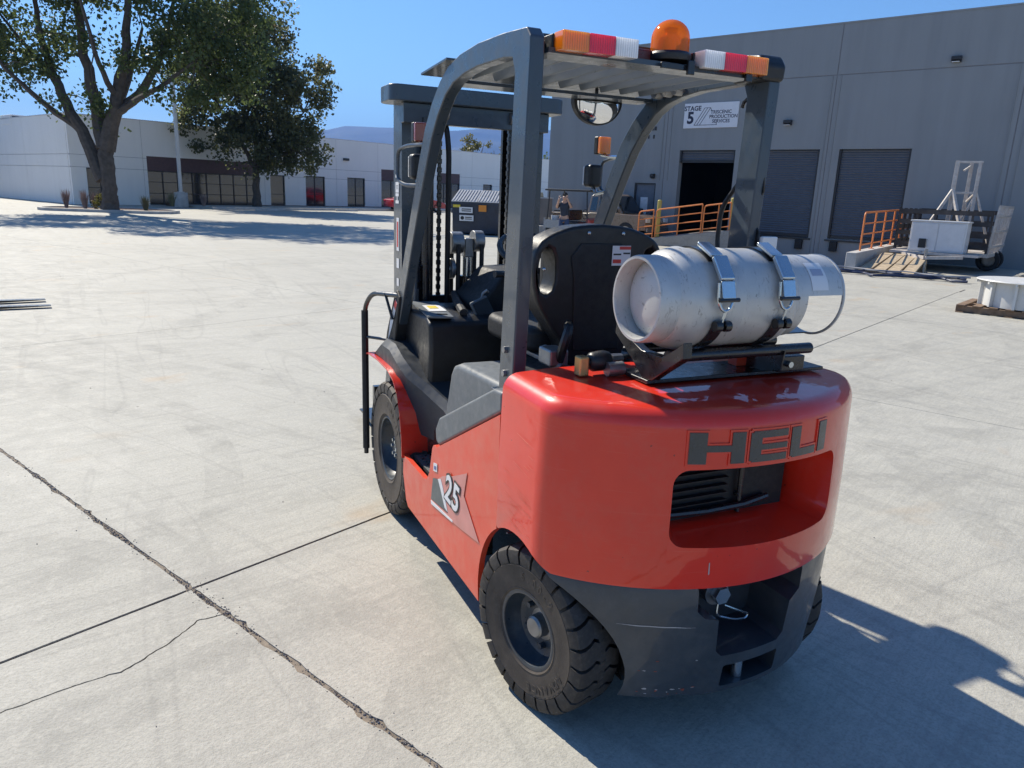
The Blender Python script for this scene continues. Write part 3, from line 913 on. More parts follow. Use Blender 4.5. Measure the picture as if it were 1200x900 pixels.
def tank_metal():
    mt, nt, b = newmat('brushed_tank_aluminium')
    v = coord(nt)
    n1 = noise_(nt, 6, 6, .65, v)
    c = mixc(nt, ramp(nt, n1, [(.3, 0), (.72, 1)]), (.47, .47, .455), (.58, .58, .565))
    sc = coord(nt, 'Object', (26, 4, 9)); n2 = noise_(nt, 3, 6, .8, sc, 1.0)
    c = mixc(nt, ramp(nt, n2, [(.58, 0), (.64, .65)]), c, (.17, .16, .15))
    n3 = noise_(nt, 60, 2, .5, v); c = mixc(nt, ramp(nt, n3, [(.72, 0), (.76, .6)]), c, (.2, .19, .18)); n4 = noise_(nt, 9, 4, .7, coord(nt, 'Object', (3, 1, 1))); c = mixc(nt, ramp(nt, n4, [(.55, 0), (.75, .18)]), c, (.66, .64, .61))
    nt.links.new(c, b.inputs['Base Color'])
    b.inputs['Metallic'].default_value = .25
    nt.links.new(ramp(nt, n1, [(.3, .34), (.7, .5)]), b.inputs['Roughness'])
    bp = nt.nodes.new('ShaderNodeBump'); bp.inputs['Strength'].default_value = .08; bp.inputs['Distance'].default_value = .01
    nt.links.new(noise_(nt, 12, 3, .5, v), bp.inputs['Height']); nt.links.new(bp.outputs[0], b.inputs['Normal'])
    return mt
M_tank = tank_metal()
def tyre_rubber():
    mt, nt, b = newmat('tyre_rubber')
    v = coord(nt)
    n1 = noise_(nt, 9, 6, .7, v); n2 = noise_(nt, 70, 3, .6, v)
    c = mixc(nt, ramp(nt, n1, [(.35, 0), (.75, .6)]), (.020, .019, .019), (.075, .062, .050))
    c = mixc(nt, ramp(nt, n2, [(.5, 0), (.8, .35)]), c, (.14, .12, .10))
    nt.links.new(c, b.inputs['Base Color']); b.inputs['Roughness'].default_value = .72
    bp = nt.nodes.new('ShaderNodeBump'); bp.inputs['Strength'].default_value = .2; bp.inputs['Distance'].default_value = .003
    nt.links.new(n2, bp.inputs['Height']); nt.links.new(bp.outputs[0], b.inputs['Normal'])
    return mt
M_tyre = tyre_rubber()
M_tside = pmat('dusty_tyre_sidewall', (.060, .048, .038), .75, var=.3, vs=9, bump=.2, bs=160, dust=.3, dustcol=(.16, .13, .10))

FK = empty('forklift')
fix(FK, 'red and grey counterbalance forklift seen from behind with a gas cylinder on top', 'forklift')

# ---- ballast body (rounded plan, rolled top edge)
CA, RB, RCY, RF, YF = .58, .735, .335, .145, .19
def plan(d=0, n=72, yf=YF):
    # straight flanks, a tight corner radius, and a shallow arc across the back
    a = CA-d; rb = RB-d; rf = max(.02, RF-d)
    fx = a-rf; fy = RCY-sqrt((rb-rf)**2-fx*fx)
    ta = math.atan2(RCY-fy, fx)                 # direction of the tangent point seen from the arc centre
    half = []
    for i in range(13):
        t = ta*i/12
        half.append((-(fx+rf*cos(t)), fy-rf*sin(t)))
    for i in range(1, 25):
        t = ta+(pi/2-ta)*i/24
        half.append((-rb*cos(t), RCY-rb*sin(t)))
    return [(-a, yf)]+half+[(-x, y) for x, y in half[-2::-1]]+[(a, yf)]
def loft(layers, topcap=True, botcap=True, yf=YF):
    q = MB(); n = None
    for (z, d) in layers:
        P = plan(d, yf=yf); n = len(P)
        q.v += [(x, y, z) for x, y in P]
    for j in range(len(layers)-1):
        for i in range(n-1):
            a = j*n+i; q.face((a, a+1, a+n+1, a+n))
    J = len(layers)
    q.face(list(range(n))[::-1]); q.face([(J-1)*n+i for i in range(n)])
    # flat front, split in strips
    for j in range(J-1):
        q.face((j*n, j*n+n, j*n+n+n-1, j*n+n-1))
    return q
ZT, RT = 1.06, .055
lay = [(.54, .004), (.552, 0), (.75, 0), (ZT-RT, .006)]
for i in range(1, 8):
    t = i/7*pi/2
    lay.append((ZT-RT+RT*sin(t)+.0, .006+RT*(1-cos(t))))
lay.append((ZT+.006, .16)); lay.append((ZT+.008, .30))
cw = link('counterweight', loft(lay).mesh('counterweight', smooth=False), M_red, FK)
def cutter(q): return q.build('cutter', M_red, smooth=False)
def arch(sx, ar=.32):
    q = MB(); q.cyl((sx*.29, .02, .265), (sx*.75, .02, .265), ar, n=56); return cutter(q)
def opening():
    q = MB()
    def ring(y, k, dz0=0, dz1=0):
        return [(x, y, z) for x, z in rrect(-.245-k, .245+k, .690-k*.34-dz0, .880+k*.30+dz1, .045, 6)]
    rings = [ring(-.75, .20), ring(-.28, .030), ring(-.20, 0), ring(-.02, .01)]
    n = len(rings[0])
    for r_ in rings: q.v += r_
    for j in range(len(rings)-1):
        for i in range(n):
            q.face((j*n+i, j*n+(i+1) % n, (j+1)*n+(i+1) % n, (j+1)*n+i))
    q.face(list(range(n))); q.face([(len(rings)-1)*n+i for i in range(n)][::-1])
    return cutter(q)
boolean(cw, [arch(-1), arch(1), opening()])
me = cw.data
me.materials.clear(); me.materials.append(M_red)
me.polygons.foreach_set('use_smooth', [True]*len(me.polygons)); me.set_sharp_from_angle(angle=R(28))
bv = cw.modifiers.new('bevel', 'BEVEL'); bv.width = .007; bv.segments = 3; bv.limit_method = 'ANGLE'; bv.angle_limit = R(45); bv.harden_normals = False
# things inside the opening: radiator grille, hose; a black block stands in for the cavity's darkness
q = MB(); q.mm(-.262, .215, -.225, -.027, .66, .905); q.build('dark_cavity_block', M_plastm, cw, smooth=False)
for i in range(8):
    z = .675+i*.024
    q = MB(); q.mm(-.235, -.02, -.245, -.226, z+.035, z+.038); q.build('grille_bar', M_plastm, cw, smooth=False)
q = MB(); q.cyl((.03, -.24, .69), (.03, -.24, .89), .008, n=10); q.mm(.020, .040, -.24, -.226, .74, .75); q.mm(.020, .040, -.24, -.226, .83, .84); q.build('bracket', M_blackm, cw)
q = MB(); q.tube([(-.24, -.24, .715), (-.1, -.25, .712), (.04, -.25, .715), (.14, -.24, .725)], .010, 8); q.build('hose', M_blackm, cw)

# ---- lower ballast (grey), tapering to the ground
lay = [(.15, .055), (.165, .035), (.30, .020), (.46, .014), (.522, .013), (.5385, .020)]
bw = link('lower_ballast', loft(lay, yf=.15).mesh('lower_ballast', smooth=False), M_bump, FK)
def tow(x0, x1, z0, z1, y1, r=.02):
    q = MB(); q.prism(rrect(x0, x1, z0, z1, r, 4), 1, -.75, y1); return cutter(q)
q = MB(); q.prism([(-.19, .56), (.21, .56), (.21, .455), (.165, .425), (.155, .32), (.13, .30), (-.09, .30), (-.11, .32), (-.115, .425), (-.16, .435), (-.185, .46)], 1, -.75, -.20); tc = cutter(q)
q = MB(); q.cyl((-.20, -.45, .10), (-.20, -.1, .10), .075, n=20); nc = cutter(q)
q = MB(); q.cyl((.24, -.45, .09), (.24, -.1, .09), .07, n=20); nc2 = cutter(q)
boolean(bw, [arch(-1, .298), arch(1, .298), tc, tow(-.075, .145, .185, .262, -.16, .008), nc, nc2])
me = bw.data; me.materials.clear(); me.materials.append(M_bump)
me.polygons.foreach_set('use_smooth', [True]*len(me.polygons)); me.set_sharp_from_angle(angle=R(28))
bv = bw.modifiers.new('bevel', 'BEVEL'); bv.width = .006; bv.segments = 2; bv.limit_method = 'ANGLE'; bv.angle_limit = R(45)
# tow pin with washer, hex head and spring clip, and the pin end in the slot below
q = MB(); q.cyl((-.02, -.198, .43), (-.02, -.250, .43), .044, n=24); q.build('washer', M_steeld, bw)
q = MB(); q.cyl((-.02, -.251, .43), (-.02, -.280, .43), .029, n=6); q.build('tow_bolt', M_steel, bw, smooth=False)
q = MB(); q.tube(rpath([(-.02, -.262, .405), (-.03, -.268, .36), (.04, -.275, .335), (.085, -.275, .33), (.095, -.275, .345), (.05, -.272, .365), (-.0, -.268, .39)], .02), .0035, 6); q.build('spring_clip', M_steel, bw)
q = MB(); q.cyl((.015, -.335, .186), (.015, -.335, .285), .017, n=14); q.build('tow_pin', M_steel, bw)
# red core showing between the two castings
q = MB(); q.mm(-.30, .30, -.18, .16, .14, .60); q.build('chassis_core', M_blackm, FK, smooth=False)

# ---- raised lettering HELI following the curved rear face
def rear_pt(x, z, off):
    """point on the rear face at lateral x, pushed out along the plan normal"""
    d = .006*max(0, (z-.75)/(ZT-RT-.75))
    f = lambda u: RCY-sqrt((RB-d)**2-u*u)
    y = f(x)
    e = .002; dy = (f(x+e)-f(x-e))/(2*e)
    n = Vector((dy, -1, 0)).normalized()
    zr = ZT-RT
    if z > zr:
        s_ = min(1, (z-zr)/RT); y += RT*(1-sqrt(max(0, 1-s_*s_)))
        n = Vector((n.x*sqrt(max(.05, 1-s_*s_)), n.y*sqrt(max(.05, 1-s_*s_)), s_)).normalized()
    return Vector((x, y, z))+n*off
def decal_rects(name, rects, o0, o1, mat, parent, slant=0):
    q = MB()
    for (x0, x1, z0, z1) in rects:
        n = max(1, int((x1-x0)/.012))
        b = len(q.v)
        for i in range(n+1):
            x = x0+(x1-x0)*i/n
            for z in (z0, z1):
                for o_ in (o0, o1): q.v.append(tuple(rear_pt(x, z, o_)))
        for i in range(n):
            a = b+i*4; c = a+4
            q.face((a+1, c+1, c+3, a+3)); q.face((a, a+1, c+1, c)[::-1]); q.face((a+2, c+2, c+3, a+3))
        q.face((b, b+2, b+3, b+1)); e = b+n*4; q.face((e, e+1, e+3, e+2))
    return q.build(name, mat, parent, smooth=False)
z0, z1 = .916, 1.004
st = .036
LET = []
def H(x): return [(x, x+st*1.3, z0, z1), (x+st*1.3, x+.115, z0+.034, z0+.052), (x+.115, x+.115+st*1.1, z0, z1)]
def E_(x): return [(x, x+st, z0+.004, z1-.004), (x+st, x+.125, z0, z0+.02), (x+st, x+.125, z0+.034, z0+.050), (x+st, x+.125, z1-.02, z1), (x+.008, x+st, z0, z0+.004), (x+.008, x+st, z1-.004, z1)]
def L__(x): return [(x, x+st, z0+.004, z1), (x+st, x+.105, z0, z0+.022), (x+.008, x+st, z0, z0+.004)]
def I_(x): return [(x, x+st, z0, z1)]
for fn, x in ((H, -.265), (E_, -.095), (L__, .045), (I_, .165)):
    r_ = fn(x)
    g_ = .006
    decal_rects('letter_border', [(a-g_, b+g_, c-g_, d+g_) for a, b, c, d in r_], -.004, .004, M_red, cw)
    decal_rects('letter', r_, -.004, .0062, M_letter, cw)
# chips and scratches
q = MB()
def on_side(y, z, off=.0015, x=-CA): return (x-off, y, z)
P = [rear_pt(-.179, .622, .0012), rear_pt(-.1765, .624, .0012), rear_pt(-.1745, .588, .0012), rear_pt(-.178, .585, .0012)]
M_scr = pmat('bare_metal_scratch', (.40, .38, .37), .5)
q.add(P, [(0, 1, 2, 3)]); q.build('scratch', M_scr, cw, smooth=False)
q = MB()
def low_pt(x, z, off):
    d = .035+(z-.165)*(.020-.035)/.135 if z < .30 else .020+(z-.30)*(.014-.020)/.16
    f = lambda u: RCY-sqrt((RB-d)**2-u*u)
    e = .002; dy = (f(x+e)-f(x-e))/(2*e); n = Vector((dy, -1, 0)).normalized()
    return Vector((x, f(x), z))+n*off
pts = [low_pt(-.395+.014*i, .415-.00003*i*i+.0005*sin(i*1.3), .0012) for i in range(16)]
for i in range(15):
    a, b = pts[i], pts[i+1]; h = .0017*min(1, (i+1)/4, (15-i)/5)
    q.add([a+Vector((0, 0, -h)), b+Vector((0, 0, -h)), b+Vector((0, 0, h)), a+Vector((0, 0, h))], [(0, 1, 2, 3)])
q.build('scratch', M_scr, bw, smooth=False)
rc = random.Random(5); q = MB(); q2 = MB()
for i in range(20):
    x = rc.uniform(-.33, -.16); z = rc.uniform(.178, .20) if i < 15 else rc.uniform(.2, .30)
    s_ = rc.uniform(.0015, .004)
    P = [low_pt(x+s_*rc.uniform(.5, 3)*cos(k*pi/3), z+s_*rc.uniform(.4, 1)*sin(k*pi/3), .0012) for k in range(6)]
    (q if i % 2 else q2).add(P, [tuple(range(6))])
q.build('paint_chip', pmat('bare_red_chip', (.25, .06, .04), .6), bw, smooth=False); q2.build('paint_chip', M_scr, bw, smooth=False)

q = MB(); rsx = random.Random(12)
for i in range(26):
    y = rsx.uniform(-.03, .16); z = rsx.uniform(.60, .92); L_ = rsx.uniform(.03, .13); h = rsx.uniform(.0005, .0014)
    y1 = max(-.055, y-L_); sl = -.10+rsx.uniform(-.04, .04)
    q.add([(-CA-.0009, y, z), (-CA-.0009, y1, z+sl*(y-y1)), (-CA-.0009, y1, z+sl*(y-y1)+h), (-CA-.0009, y, z+h)], [(0, 1, 2, 3)])
o = q.build('scuff_marks', pmat('pale_scuffed_paint', (.72, .16, .10), .5), cw, smooth=False); o['kind'] = 'stuff'
# ---- side panels
def arcp(r, a0, a1, n=14): return [(.02+r*cos(R(a0+(a1-a0)*i/n)), .265+r*sin(R(a0+(a1-a0)*i/n))) for i in range(n+1)]
side = [(YF+.004, .925), (.80, .612)]+arc(.815, .565, .05, 60, 5, 6)+[(.895, .47), (.925, .43), (.965, .418), (1.27, .418), (1.278, .33), (1.23, .215), (1.20, .19), (.331, .19)]+arcp(.32, -13.5, 57.0)
for sx in (-1, 1):
    q = MB(); q.prism(side, 0, sx*.577, sx*.556)
    o = q.build('side_panel', M_side, FK, bevel=.005, seg=3)
    # fender sweeping over the front wheel and down behind it
    f = [(2.02, .745), (1.90, .768), (1.72, .774), (1.53, .766), (1.43, .738), (1.365, .69), (1.318, .61), (1.29, .51), (1.279, .41)]
    q = MB()
    t_ = .009
    for y, z in f:
        q.v += [(sx*.585, y, z), (sx*.30, y, z), (sx*.30, y-t_*.7, z-t_), (sx*.585, y-t_*.7, z-t_)]
    n = len(f)
    for i in range(n-1):
        for k in range(4): q.face((i*4+k, i*4+(k+1) % 4, i*4+4+(k+1) % 4, i*4+4+k))
    q.face((0, 1, 2, 3)); q.face(tuple((n-1)*4+k for k in range(4))[::-1])
    q.build('fender', M_red, FK, bevel=.003)
    # step well with tread plate
    q = MB(); q.mm(sx*.34, sx*.528, .93, 1.276, .395, .41)
    tp = q.build('step_plate', pmat('tread_plate_steel', (.16, .165, .165), .5, metal=.5, var=.2, vs=14) if sx < 0 else tp.data.materials[0], FK, smooth=False)
    for i in range(7):
        for j in range(9):
            x = .352+i*.026; y = .95+j*.037
            q = MB(); q.box((sx*x, y, .4125), (.018, .007, .005), (0, 0, R(45 if (i+j) % 2 else -45)))
            q.build('tread_bar', tp.data.materials[0], tp, smooth=False)
    q = MB(); q.prism([(.62, .20), (1.25, .20), (1.25, .394), (.62, .394)], 0, sx*.40, sx*.525); q.build('frame_rail', M_blackm, FK, smooth=False)
    q = MB(); q.prism([(.60, .40), (1.0, .40), (1.0, .66), (.60, .66)], 0, sx*.335, sx*.45); q.build('step_riser', M_plastm, FK, smooth=False)
    # grey skirt under the hood edge
    q = MB(); q.prism([(.20, .930), (.80, .618), (.835, .628), (.845, .675), (.80, .735), (.27, .990), (.20, .995)], 0, sx*.572, sx*.44)
    q.build('hood_skirt', M_hood, FK, bevel=.012, seg=3)
    # dark inner cover behind the fender
    q = MB(); stn = [(1.86, .562, .772, .80), (1.72, .562, .775, .875), (1.58, .558, .757, .875), (1.46, .556, .735, .835), (1.36, .535, .68, .785), (1.28, .49, .50, .745), (1.12, .44, .50, .69), (1.03, .43, .50, .655)]
    for y, xo, zb, zt in stn: q.v += [(sx*xo, y, zb+.002), (sx*xo, y, zt-.03), (sx*(xo-.03), y, zt), (sx*.30, y, zt), (sx*.30, y, zb+.002)]
    for i in range(len(stn)-1):
        for k in range(5): q.face((i*5+k, i*5+(k+1) % 5, i*5+5+(k+1) % 5, i*5+5+k))
    q.face((0, 1, 2, 3, 4)); q.face(tuple(5*(len(stn)-1)+k for k in range(5)))
    q.build('inner_cover', M_icov, FK, angle=28)
# decal on the left panel
XL = -.5785
def dec(name, pts, mat, off=0):
    q = MB(); q.prism(pts, 0, XL-off, XL-off-.0012); return q.build(name, mat, FK, smooth=False)
o1 = dec('decal', [(.86, .368), (.838, .468), (.775, .487), (.745, .47), (.66, .40), (.66, .392)], M_dkg_l, .0008)
dec('decal', [(.858, .345), (.86, .366), (.655, .388), (.745, .468), (.775, .489), (.72, .52), (.60, .565), (.462, .628), (.49, .53), (.335, .415), (.5, .39)], M_pink_l)
dec('decal', [(.857, .347), (.86, .362), (.60, .384), (.60, .376)], M_white_l, .0014)
dec('decal', [(.69, .40), (.745, .46), (.775, .487), (.74, .50), (.72, .48), (.655, .395)], M_white_l, .0014)
def side_text(txt, size, y, z, mat, off, bold, rot=0, sh=.25):
    def fn(co):
        x, yy = co.x+sh*co.y, co.y
        return Vector((XL-off-co.z-.001, y-(x*cos(rot)-yy*sin(rot)), z+x*sin(rot)+yy*cos(rot)))
    return text('lettering', txt, size, mat, None, FK, .0006, bold, 1.0, fn)
side_text('25', .155, .605, .487, M_blk_l, .002, .011, R(-4), .15)
side_text('25', .155, .605, .487, M_white_l, .0034, .003, R(-4), .15)
o = dec('sticker', [(.835, .50), (.835, .535), (.79, .545), (.79, .51)], M_white_l)
q = MB(); q.prism([(.825, .511), (.825, .526), (.80, .531), (.80, .516)], 0, XL-.0015, XL-.0022); q.build('print', pmat('blue_print', (.10, .16, .35), .5), o, smooth=False)

# ---- hood, floor, dash
q = MB(); q.prism([(.22, .62), (1.03, .62), (1.0, .70), (.945, .875), (.915, .915), (.85, .938), (.22, .965)], 0, -.475, .475)
q.build('hood', M_hood, FK, bevel=.025, seg=3)
q = MB(); q.prism(rrect(.36, .84, .0, .01, .004), 0, -.30, .30)
q.xf(Matrix.Translation((0, 0, .955))); q.build('seat_base', M_plastm, FK, smooth=False)
for sx in (-1, 1):
    q = MB(); q.mm(sx*.155, sx*.195, .42, 1.05, .967, .985); q.build('seat_rail', M_steeld, FK, bevel=.003)
q = MB(); q.mm(-.34, .34, 1.0, 1.62, .56, .58); q.build('floor_plate', M_plastm, FK, smooth=False)
q = MB(); q.mm(-.46, .46, 1.02, 1.96, .30, .555); q.build('front_frame', M_blackm, FK, smooth=False)
# dash body
dash = [(1.30, .60), (1.27, .90), (1.285, 1.02), (1.34, 1.045), (1.84, 1.03), (1.86, .60)]
q = MB(); q.prism(dash, 0, -.455, .455); ds = q.build('dash', M_plast, FK, bevel=.02, seg=3)
q = MB(); q.add([(-.455, 1.30, 1.052), (-.345, 1.27, 1.052), (-.24, 1.80, 1.042), (-.375, 1.83, 1.042)], [(0, 1, 2, 3)])
q.add([(-.455, 1.30, 1.044), (-.345, 1.27, 1.044), (-.24, 1.80, 1.034), (-.375, 1.83, 1.034)], [(3, 2, 1, 0)])
for a, b in ((0, 1), (1, 2), (2, 3), (3, 0)): q.face((a, b, b+4, a+4))
pt_ = q.build('dash_panel', M_hood, ds, smooth=False)
def quad(name, c, ux, uy, wx, wy, mat, parent, t=.0012):
    ux, uy = Vector(ux).normalized(), Vector(uy).normalized(); n = ux.cross(uy); c = Vector(c)
    q = MB(); P = [c+ux*wx/2*i+uy*wy/2*j for i, j in ((-1, -1), (1, -1), (1, 1), (-1, 1))]
    q.add([p_ for p_ in P]+[p_+n*t for p_ in P], [(3, 2, 1, 0), (4, 5, 6, 7), (0, 1, 5, 4), (1, 2, 6, 5), (2, 3, 7, 6), (3, 0, 4, 7)])
    return q.build(name, mat, parent, smooth=False)
sk_ = quad('sticker', (-.345, 1.545, 1.0485), (1, -.05, 0), (.15, 1, -.02), .085, .21, M_white_l, ds)
quad('symbol', (-.345, 1.57, 1.0495), (1, -.05, 0), (.15, 1, -.02), .045, .10, M_yel_l, ds)
quad('slot', (-.375, 1.345, 1.053), (1, -.25, 0), (.15, 1, -.02), .05, .025, M_blk_l, ds)
# ridge and centre hump
q = MB(); q.prism([(-.17, 1.00), (-.16, 1.09), (-.09, 1.16), (-.03, 1.23), (.17, 1.24), (.24, 1.12), (.26, 1.00)], 1, 1.42, 1.78); q.build('centre_hump', M_plastm, ds, bevel=.02)
q = MB(); q.tube([(-.27, 1.34, 1.055), (-.20, 1.62, 1.065), (-.15, 1.80, 1.08)], [.02, .022, .02], 10); q.build('ridge', M_plastm, ds)
q = MB(); q.box((-.165, 1.36, 1.06), (.10, .015, .12), (R(-20), R(-20), R(12))); q.build('display', M_hood, ds, bevel=.008)
q = MB(); q.box((-.162, 1.349, 1.063), (.085, .004, .10), (R(-20), R(-20), R(12))); q.build('screen', M_plast, ds)
# steering column, wheel, levers
q = MB(); q.tube([(.08, 1.52, .95), (.08, 1.40, 1.22), (.08, 1.355, 1.31)], [.06, .055, .03], 14); q.build('steering_column', M_plast, FK)
q = MB()
ax = Vector((0, -.45, .89)).normalized(); X_, Y_, _ = frame_of(ax); cc = Vector((.08, 1.345, 1.335))
q.tube([cc+.165*(cos(2*pi*i/36)*X_+sin(2*pi*i/36)*Y_) for i in range(36)], .014, 8, closed=True)
sw = q.build('steering_wheel', M_plast, FK)
for k in range(3):
    a = 2*pi*k/3+.4
    q = MB(); q.beam(cc-ax*.01, cc+.16*(cos(a)*X_+sin(a)*Y_), .028, .012, ax); q.build('spoke', M_plast, sw, bevel=.003)
q = MB(); q.cyl(cc-ax*.04, cc+ax*.008, .04, .034, n=18); q.build('boss', M_plast, sw)
q = MB(); q.sphere(cc+.165*(cos(2.4)*X_+sin(2.4)*Y_)+ax*.035, .024, 12, 8); q.build('spinner_knob', M_plast, sw)
q = MB(); q.tube([(.05, 1.40, 1.215), (-.05, 1.39, 1.225), (-.10, 1.385, 1.228)], [.009, .011, .018], 10); q.build('direction_lever', M_plast, FK)
q = MB(); q.prism([(.86, .96), (1.32, 1.0), (1.34, 1.10), (1.22, 1.135), (.90, 1.14), (.84, 1.10)], 0, .30, .44); q.build('shadow_block', M_plast, FK, bevel=.02)  # block added to lengthen the truck's shadow on the ground
for i in range(3):
    q = MB(); x = .30+i*.05; q.tube([(x, 1.38, 1.0), (x, 1.30, 1.16), (x, 1.29, 1.20)], .007, 8); lv = q.build('lever', M_steeld, FK)
    q = MB(); q.sphere((x, 1.288, 1.215), .02, 12, 8, (1, 1, 1.3)); q.build('knob', M_plast, lv)
q = MB(); q.tube([(-.145, 1.45, 1.05), (-.135, 1.44, 1.13), (-.12, 1.43, 1.145), (-.10, 1.44, 1.13)], .008, 8); q.build('brake_handle', M_steeld, FK)

# ---- seat
def smooth_open(P, n=5):
    out = []
    for i in range(len(P)-1):
        p0, p1, p2, p3 = [Vector((*P[j], 0)) for j in (max(0, i-1), i, i+1, min(len(P)-1, i+2))]
        for k in range(n):
            t = k/n; v = .5*((2*p1)+(p2-p0)*t+(2*p0-5*p1+4*p2-p3)*t*t+(3*p1-p0-3*p2+p3)*t*t*t); out.append((v.x, v.y))
    out.append(P[-1]); return out
seat_out = [(-.115, .955), (-.15, 1.05), (-.20, 1.115), (-.258, 1.20), (-.282, 1.29), (-.282, 1.37), (-.262, 1.425), (-.21, 1.462), (-.12, 1.490), (0, 1.50)]
seat_out = smooth_open(seat_out, 4)
so_ = seat_out+[(-x, z) for x, z in seat_out[-2::-1]]
q = MB(); q.prism(so_, 1, .60, .715)
seat = q.build('seat_back', M_plast, FK)
cs = []
for sx in (-1, 1):
    q = MB(); q.prism([(sx*(a), b) for a, b in ((-.256, 1.36), (-.248, 1.395), (-.228, 1.415), (-.205, 1.405), (-.192, 1.37), (-.188, 1.33), (-.190, 1.29), (-.203, 1.255), (-.225, 1.238), (-.245, 1.25), (-.257, 1.285), (-.260, 1.32))], 1, .5, .9)
    cs.append(cutter(q))
boolean(seat, cs); seat.data.materials.clear(); seat.data.materials.append(M_plast)
seat.data.polygons.foreach_set('use_smooth', [True]*len(seat.data.polygons))
bv = seat.modifiers.new('bevel', 'BEVEL'); bv.width = .022; bv.segments = 4; bv.limit_method = 'ANGLE'; bv.angle_limit = R(50); bv.harden_normals = True
q = MB(); q.prism([(-.10, 1.02), (-.115, 1.30), (-.13, 1.38), (-.09, 1.43), (.09, 1.43), (.13, 1.38), (.115, 1.30), (.10, 1.02)], 1, .594, .602); q.build('rear_panel', M_plastm, seat, bevel=.004)
for x, z in ((-.06, 1.468), (.09, 1.468), (-.242, 1.335), (.242, 1.335)):
    q = MB(); q.sphere((x, .598, z), .008, 10, 6); q.build('rivet', M_steel, seat)
st_ = quad('sticker', (.085, .5925, 1.385), (1, 0, 0), (0, 0, 1), .082, .075, M_white_l, seat)
quad('print', (.10, .5912, 1.414), (1, 0, 0), (0, 0, 1), .05, .012, M_red_l, seat); quad('print', (.066, .5912, 1.364), (1, 0, 0), (0, 0, 1), .036, .014, M_red_l, seat)
quad('print', (.066, .5912, 1.39), (1, 0, 0), (0, 0, 1), .034, .006, M_blk_l, seat); quad('print', (.108, .5912, 1.394), (1, 0, 0), (0, 0, 1), .03, .006, M_blk_l, seat)
q = MB(); q.prism(rrect(-.175, .175, 1.02, 1.46, .08), 1, .716, .78); q.build('backrest_cushion', M_plastm, seat, bevel=.025, seg=3)
q = MB(); q.prism(rrect(-.24, .24, .72, 1.18, .08), 2, .99, 1.09); q.build('seat_cushion', M_plastm, FK, bevel=.03, seg=3)
for sx in (-1, 1):
    q = MB(); q.tube(rpath([(sx*.25, .66, 1.17), (sx*.275, .72, 1.06), (sx*.27, .95, 1.05), (sx*.26, 1.02, 1.04)], .06), [.014]*14, 8) if False else q.tube(rpath([(sx*.22, .60, 1.04), (sx*.24, .55, 1.0), (sx*.20, .50, .985)], .04), .016, 8)
    q.build('hinge', M_steeld, FK)
q = MB(); q.mm(-.25, -.17, .50, .60, .985, 1.05); q.build('latch', M_steeld, FK, bevel=.01)
q = MB(); q.tube(rpath([(-.20, .52, 1.0), (-.22, .46, 1.07), (-.20, .46, 1.13), (-.17, .52, 1.14)], .05), .018, 8); q.build('belt_reel', M_plast, FK)

# ---- overhead guard
XO, XI = .50, .452
outer = [(.285, .90), (.245, 1.99), (.247, 2.045), (.275, 2.072), (.45, 2.083), (.66, 2.086), (.83, 2.075), (.96, 2.05), (1.05, 2.008), (1.15, 1.935), (1.235, 1.845), (1.315, 1.715), (1.39, 1.57), (1.47, 1.42), (1.585, 1.205), (1.735, .94), (1.865, .665), (1.90, .56)]
inner = [(.395, .90), (.352, 1.955), (.375, 2.0), (.44, 2.008), (.66, 2.005), (.78, 1.99), (.88, 1.965), (.95, 1.925), (1.015, 1.85), (1.075, 1.765), (1.145, 1.66), (1.225, 1.53), (1.305, 1.395), (1.425, 1.165), (1.575, .90), (1.68, .72), (1.74, .56)]
OI = dict(zip(range(18), [0, 1, 1, 2, 3, 4, 5, 6, 7, 8, 9, 10, 11, 12, 13, 14, 15, 16]))
_in = []
for k_, (oy, oz) in enumerate(outer):
    iy, iz = inner[OI[k_]]
    f_ = 1 if k_ < 5 else max(.56, 1-.08*(k_-4))
    _in.append((oy+(iy-oy)*f_, oz+(iz-oz)*f_))
guard = None
for sx in (-1, 1):
    q = MB()
    # strip-wise body so that the concave outline stays clean
    def resample(P, n):
        L = [0]
        for a, b in zip(P, P[1:]): L.append(L[-1]+sqrt((a[0]-b[0])**2+(a[1]-b[1])**2))
        out = []
        for i in range(n+1):
            t = L[-1]*i/n
            k = max(j for j in range(len(L)) if L[j] <= t+1e-9); k = min(k, len(P)-2)
            u = (t-L[k])/(L[k+1]-L[k]); out.append((P[k][0]+(P[k+1][0]-P[k][0])*u, P[k][1]+(P[k+1][1]-P[k][1])*u))
        return out
    # pair outer/inner by hand-picked stations
    prs = list(zip(outer, _in))
    for (oy, oz), (iy, iz) in prs:
        dx_ = (-.05 if sx > 0 else 0)*max(0, min(1, (1.0-oy)/.75))
        q.v += [(sx*XO+dx_, oy, oz), (sx*XI+dx_, oy, oz), (sx*XI+dx_, iy, iz), (sx*XO+dx_, iy, iz)]
    n = len(prs)
    for i in range(n-1):
        for k in range(4): q.face((i*4+k, i*4+(k+1) % 4, i*4+4+(k+1) % 4, i*4+4+k))
    q.face((0, 1, 2, 3)); q.face(tuple((n-1)*4+k for k in range(4))[::-1])
    gp = q.build('guard_pillar', M_fgrey, FK, bevel=.006)
    gp.data.set_sharp_from_angle(angle=R(40))
    q = MB(); q.mm(sx*(XO+.004)-(.05 if sx > 0 else 0), sx*(XI-.03)-(.05 if sx > 0 else 0), .24, .45, .93, .945); q.build('foot_plate', M_fgrey, FK, bevel=.003)
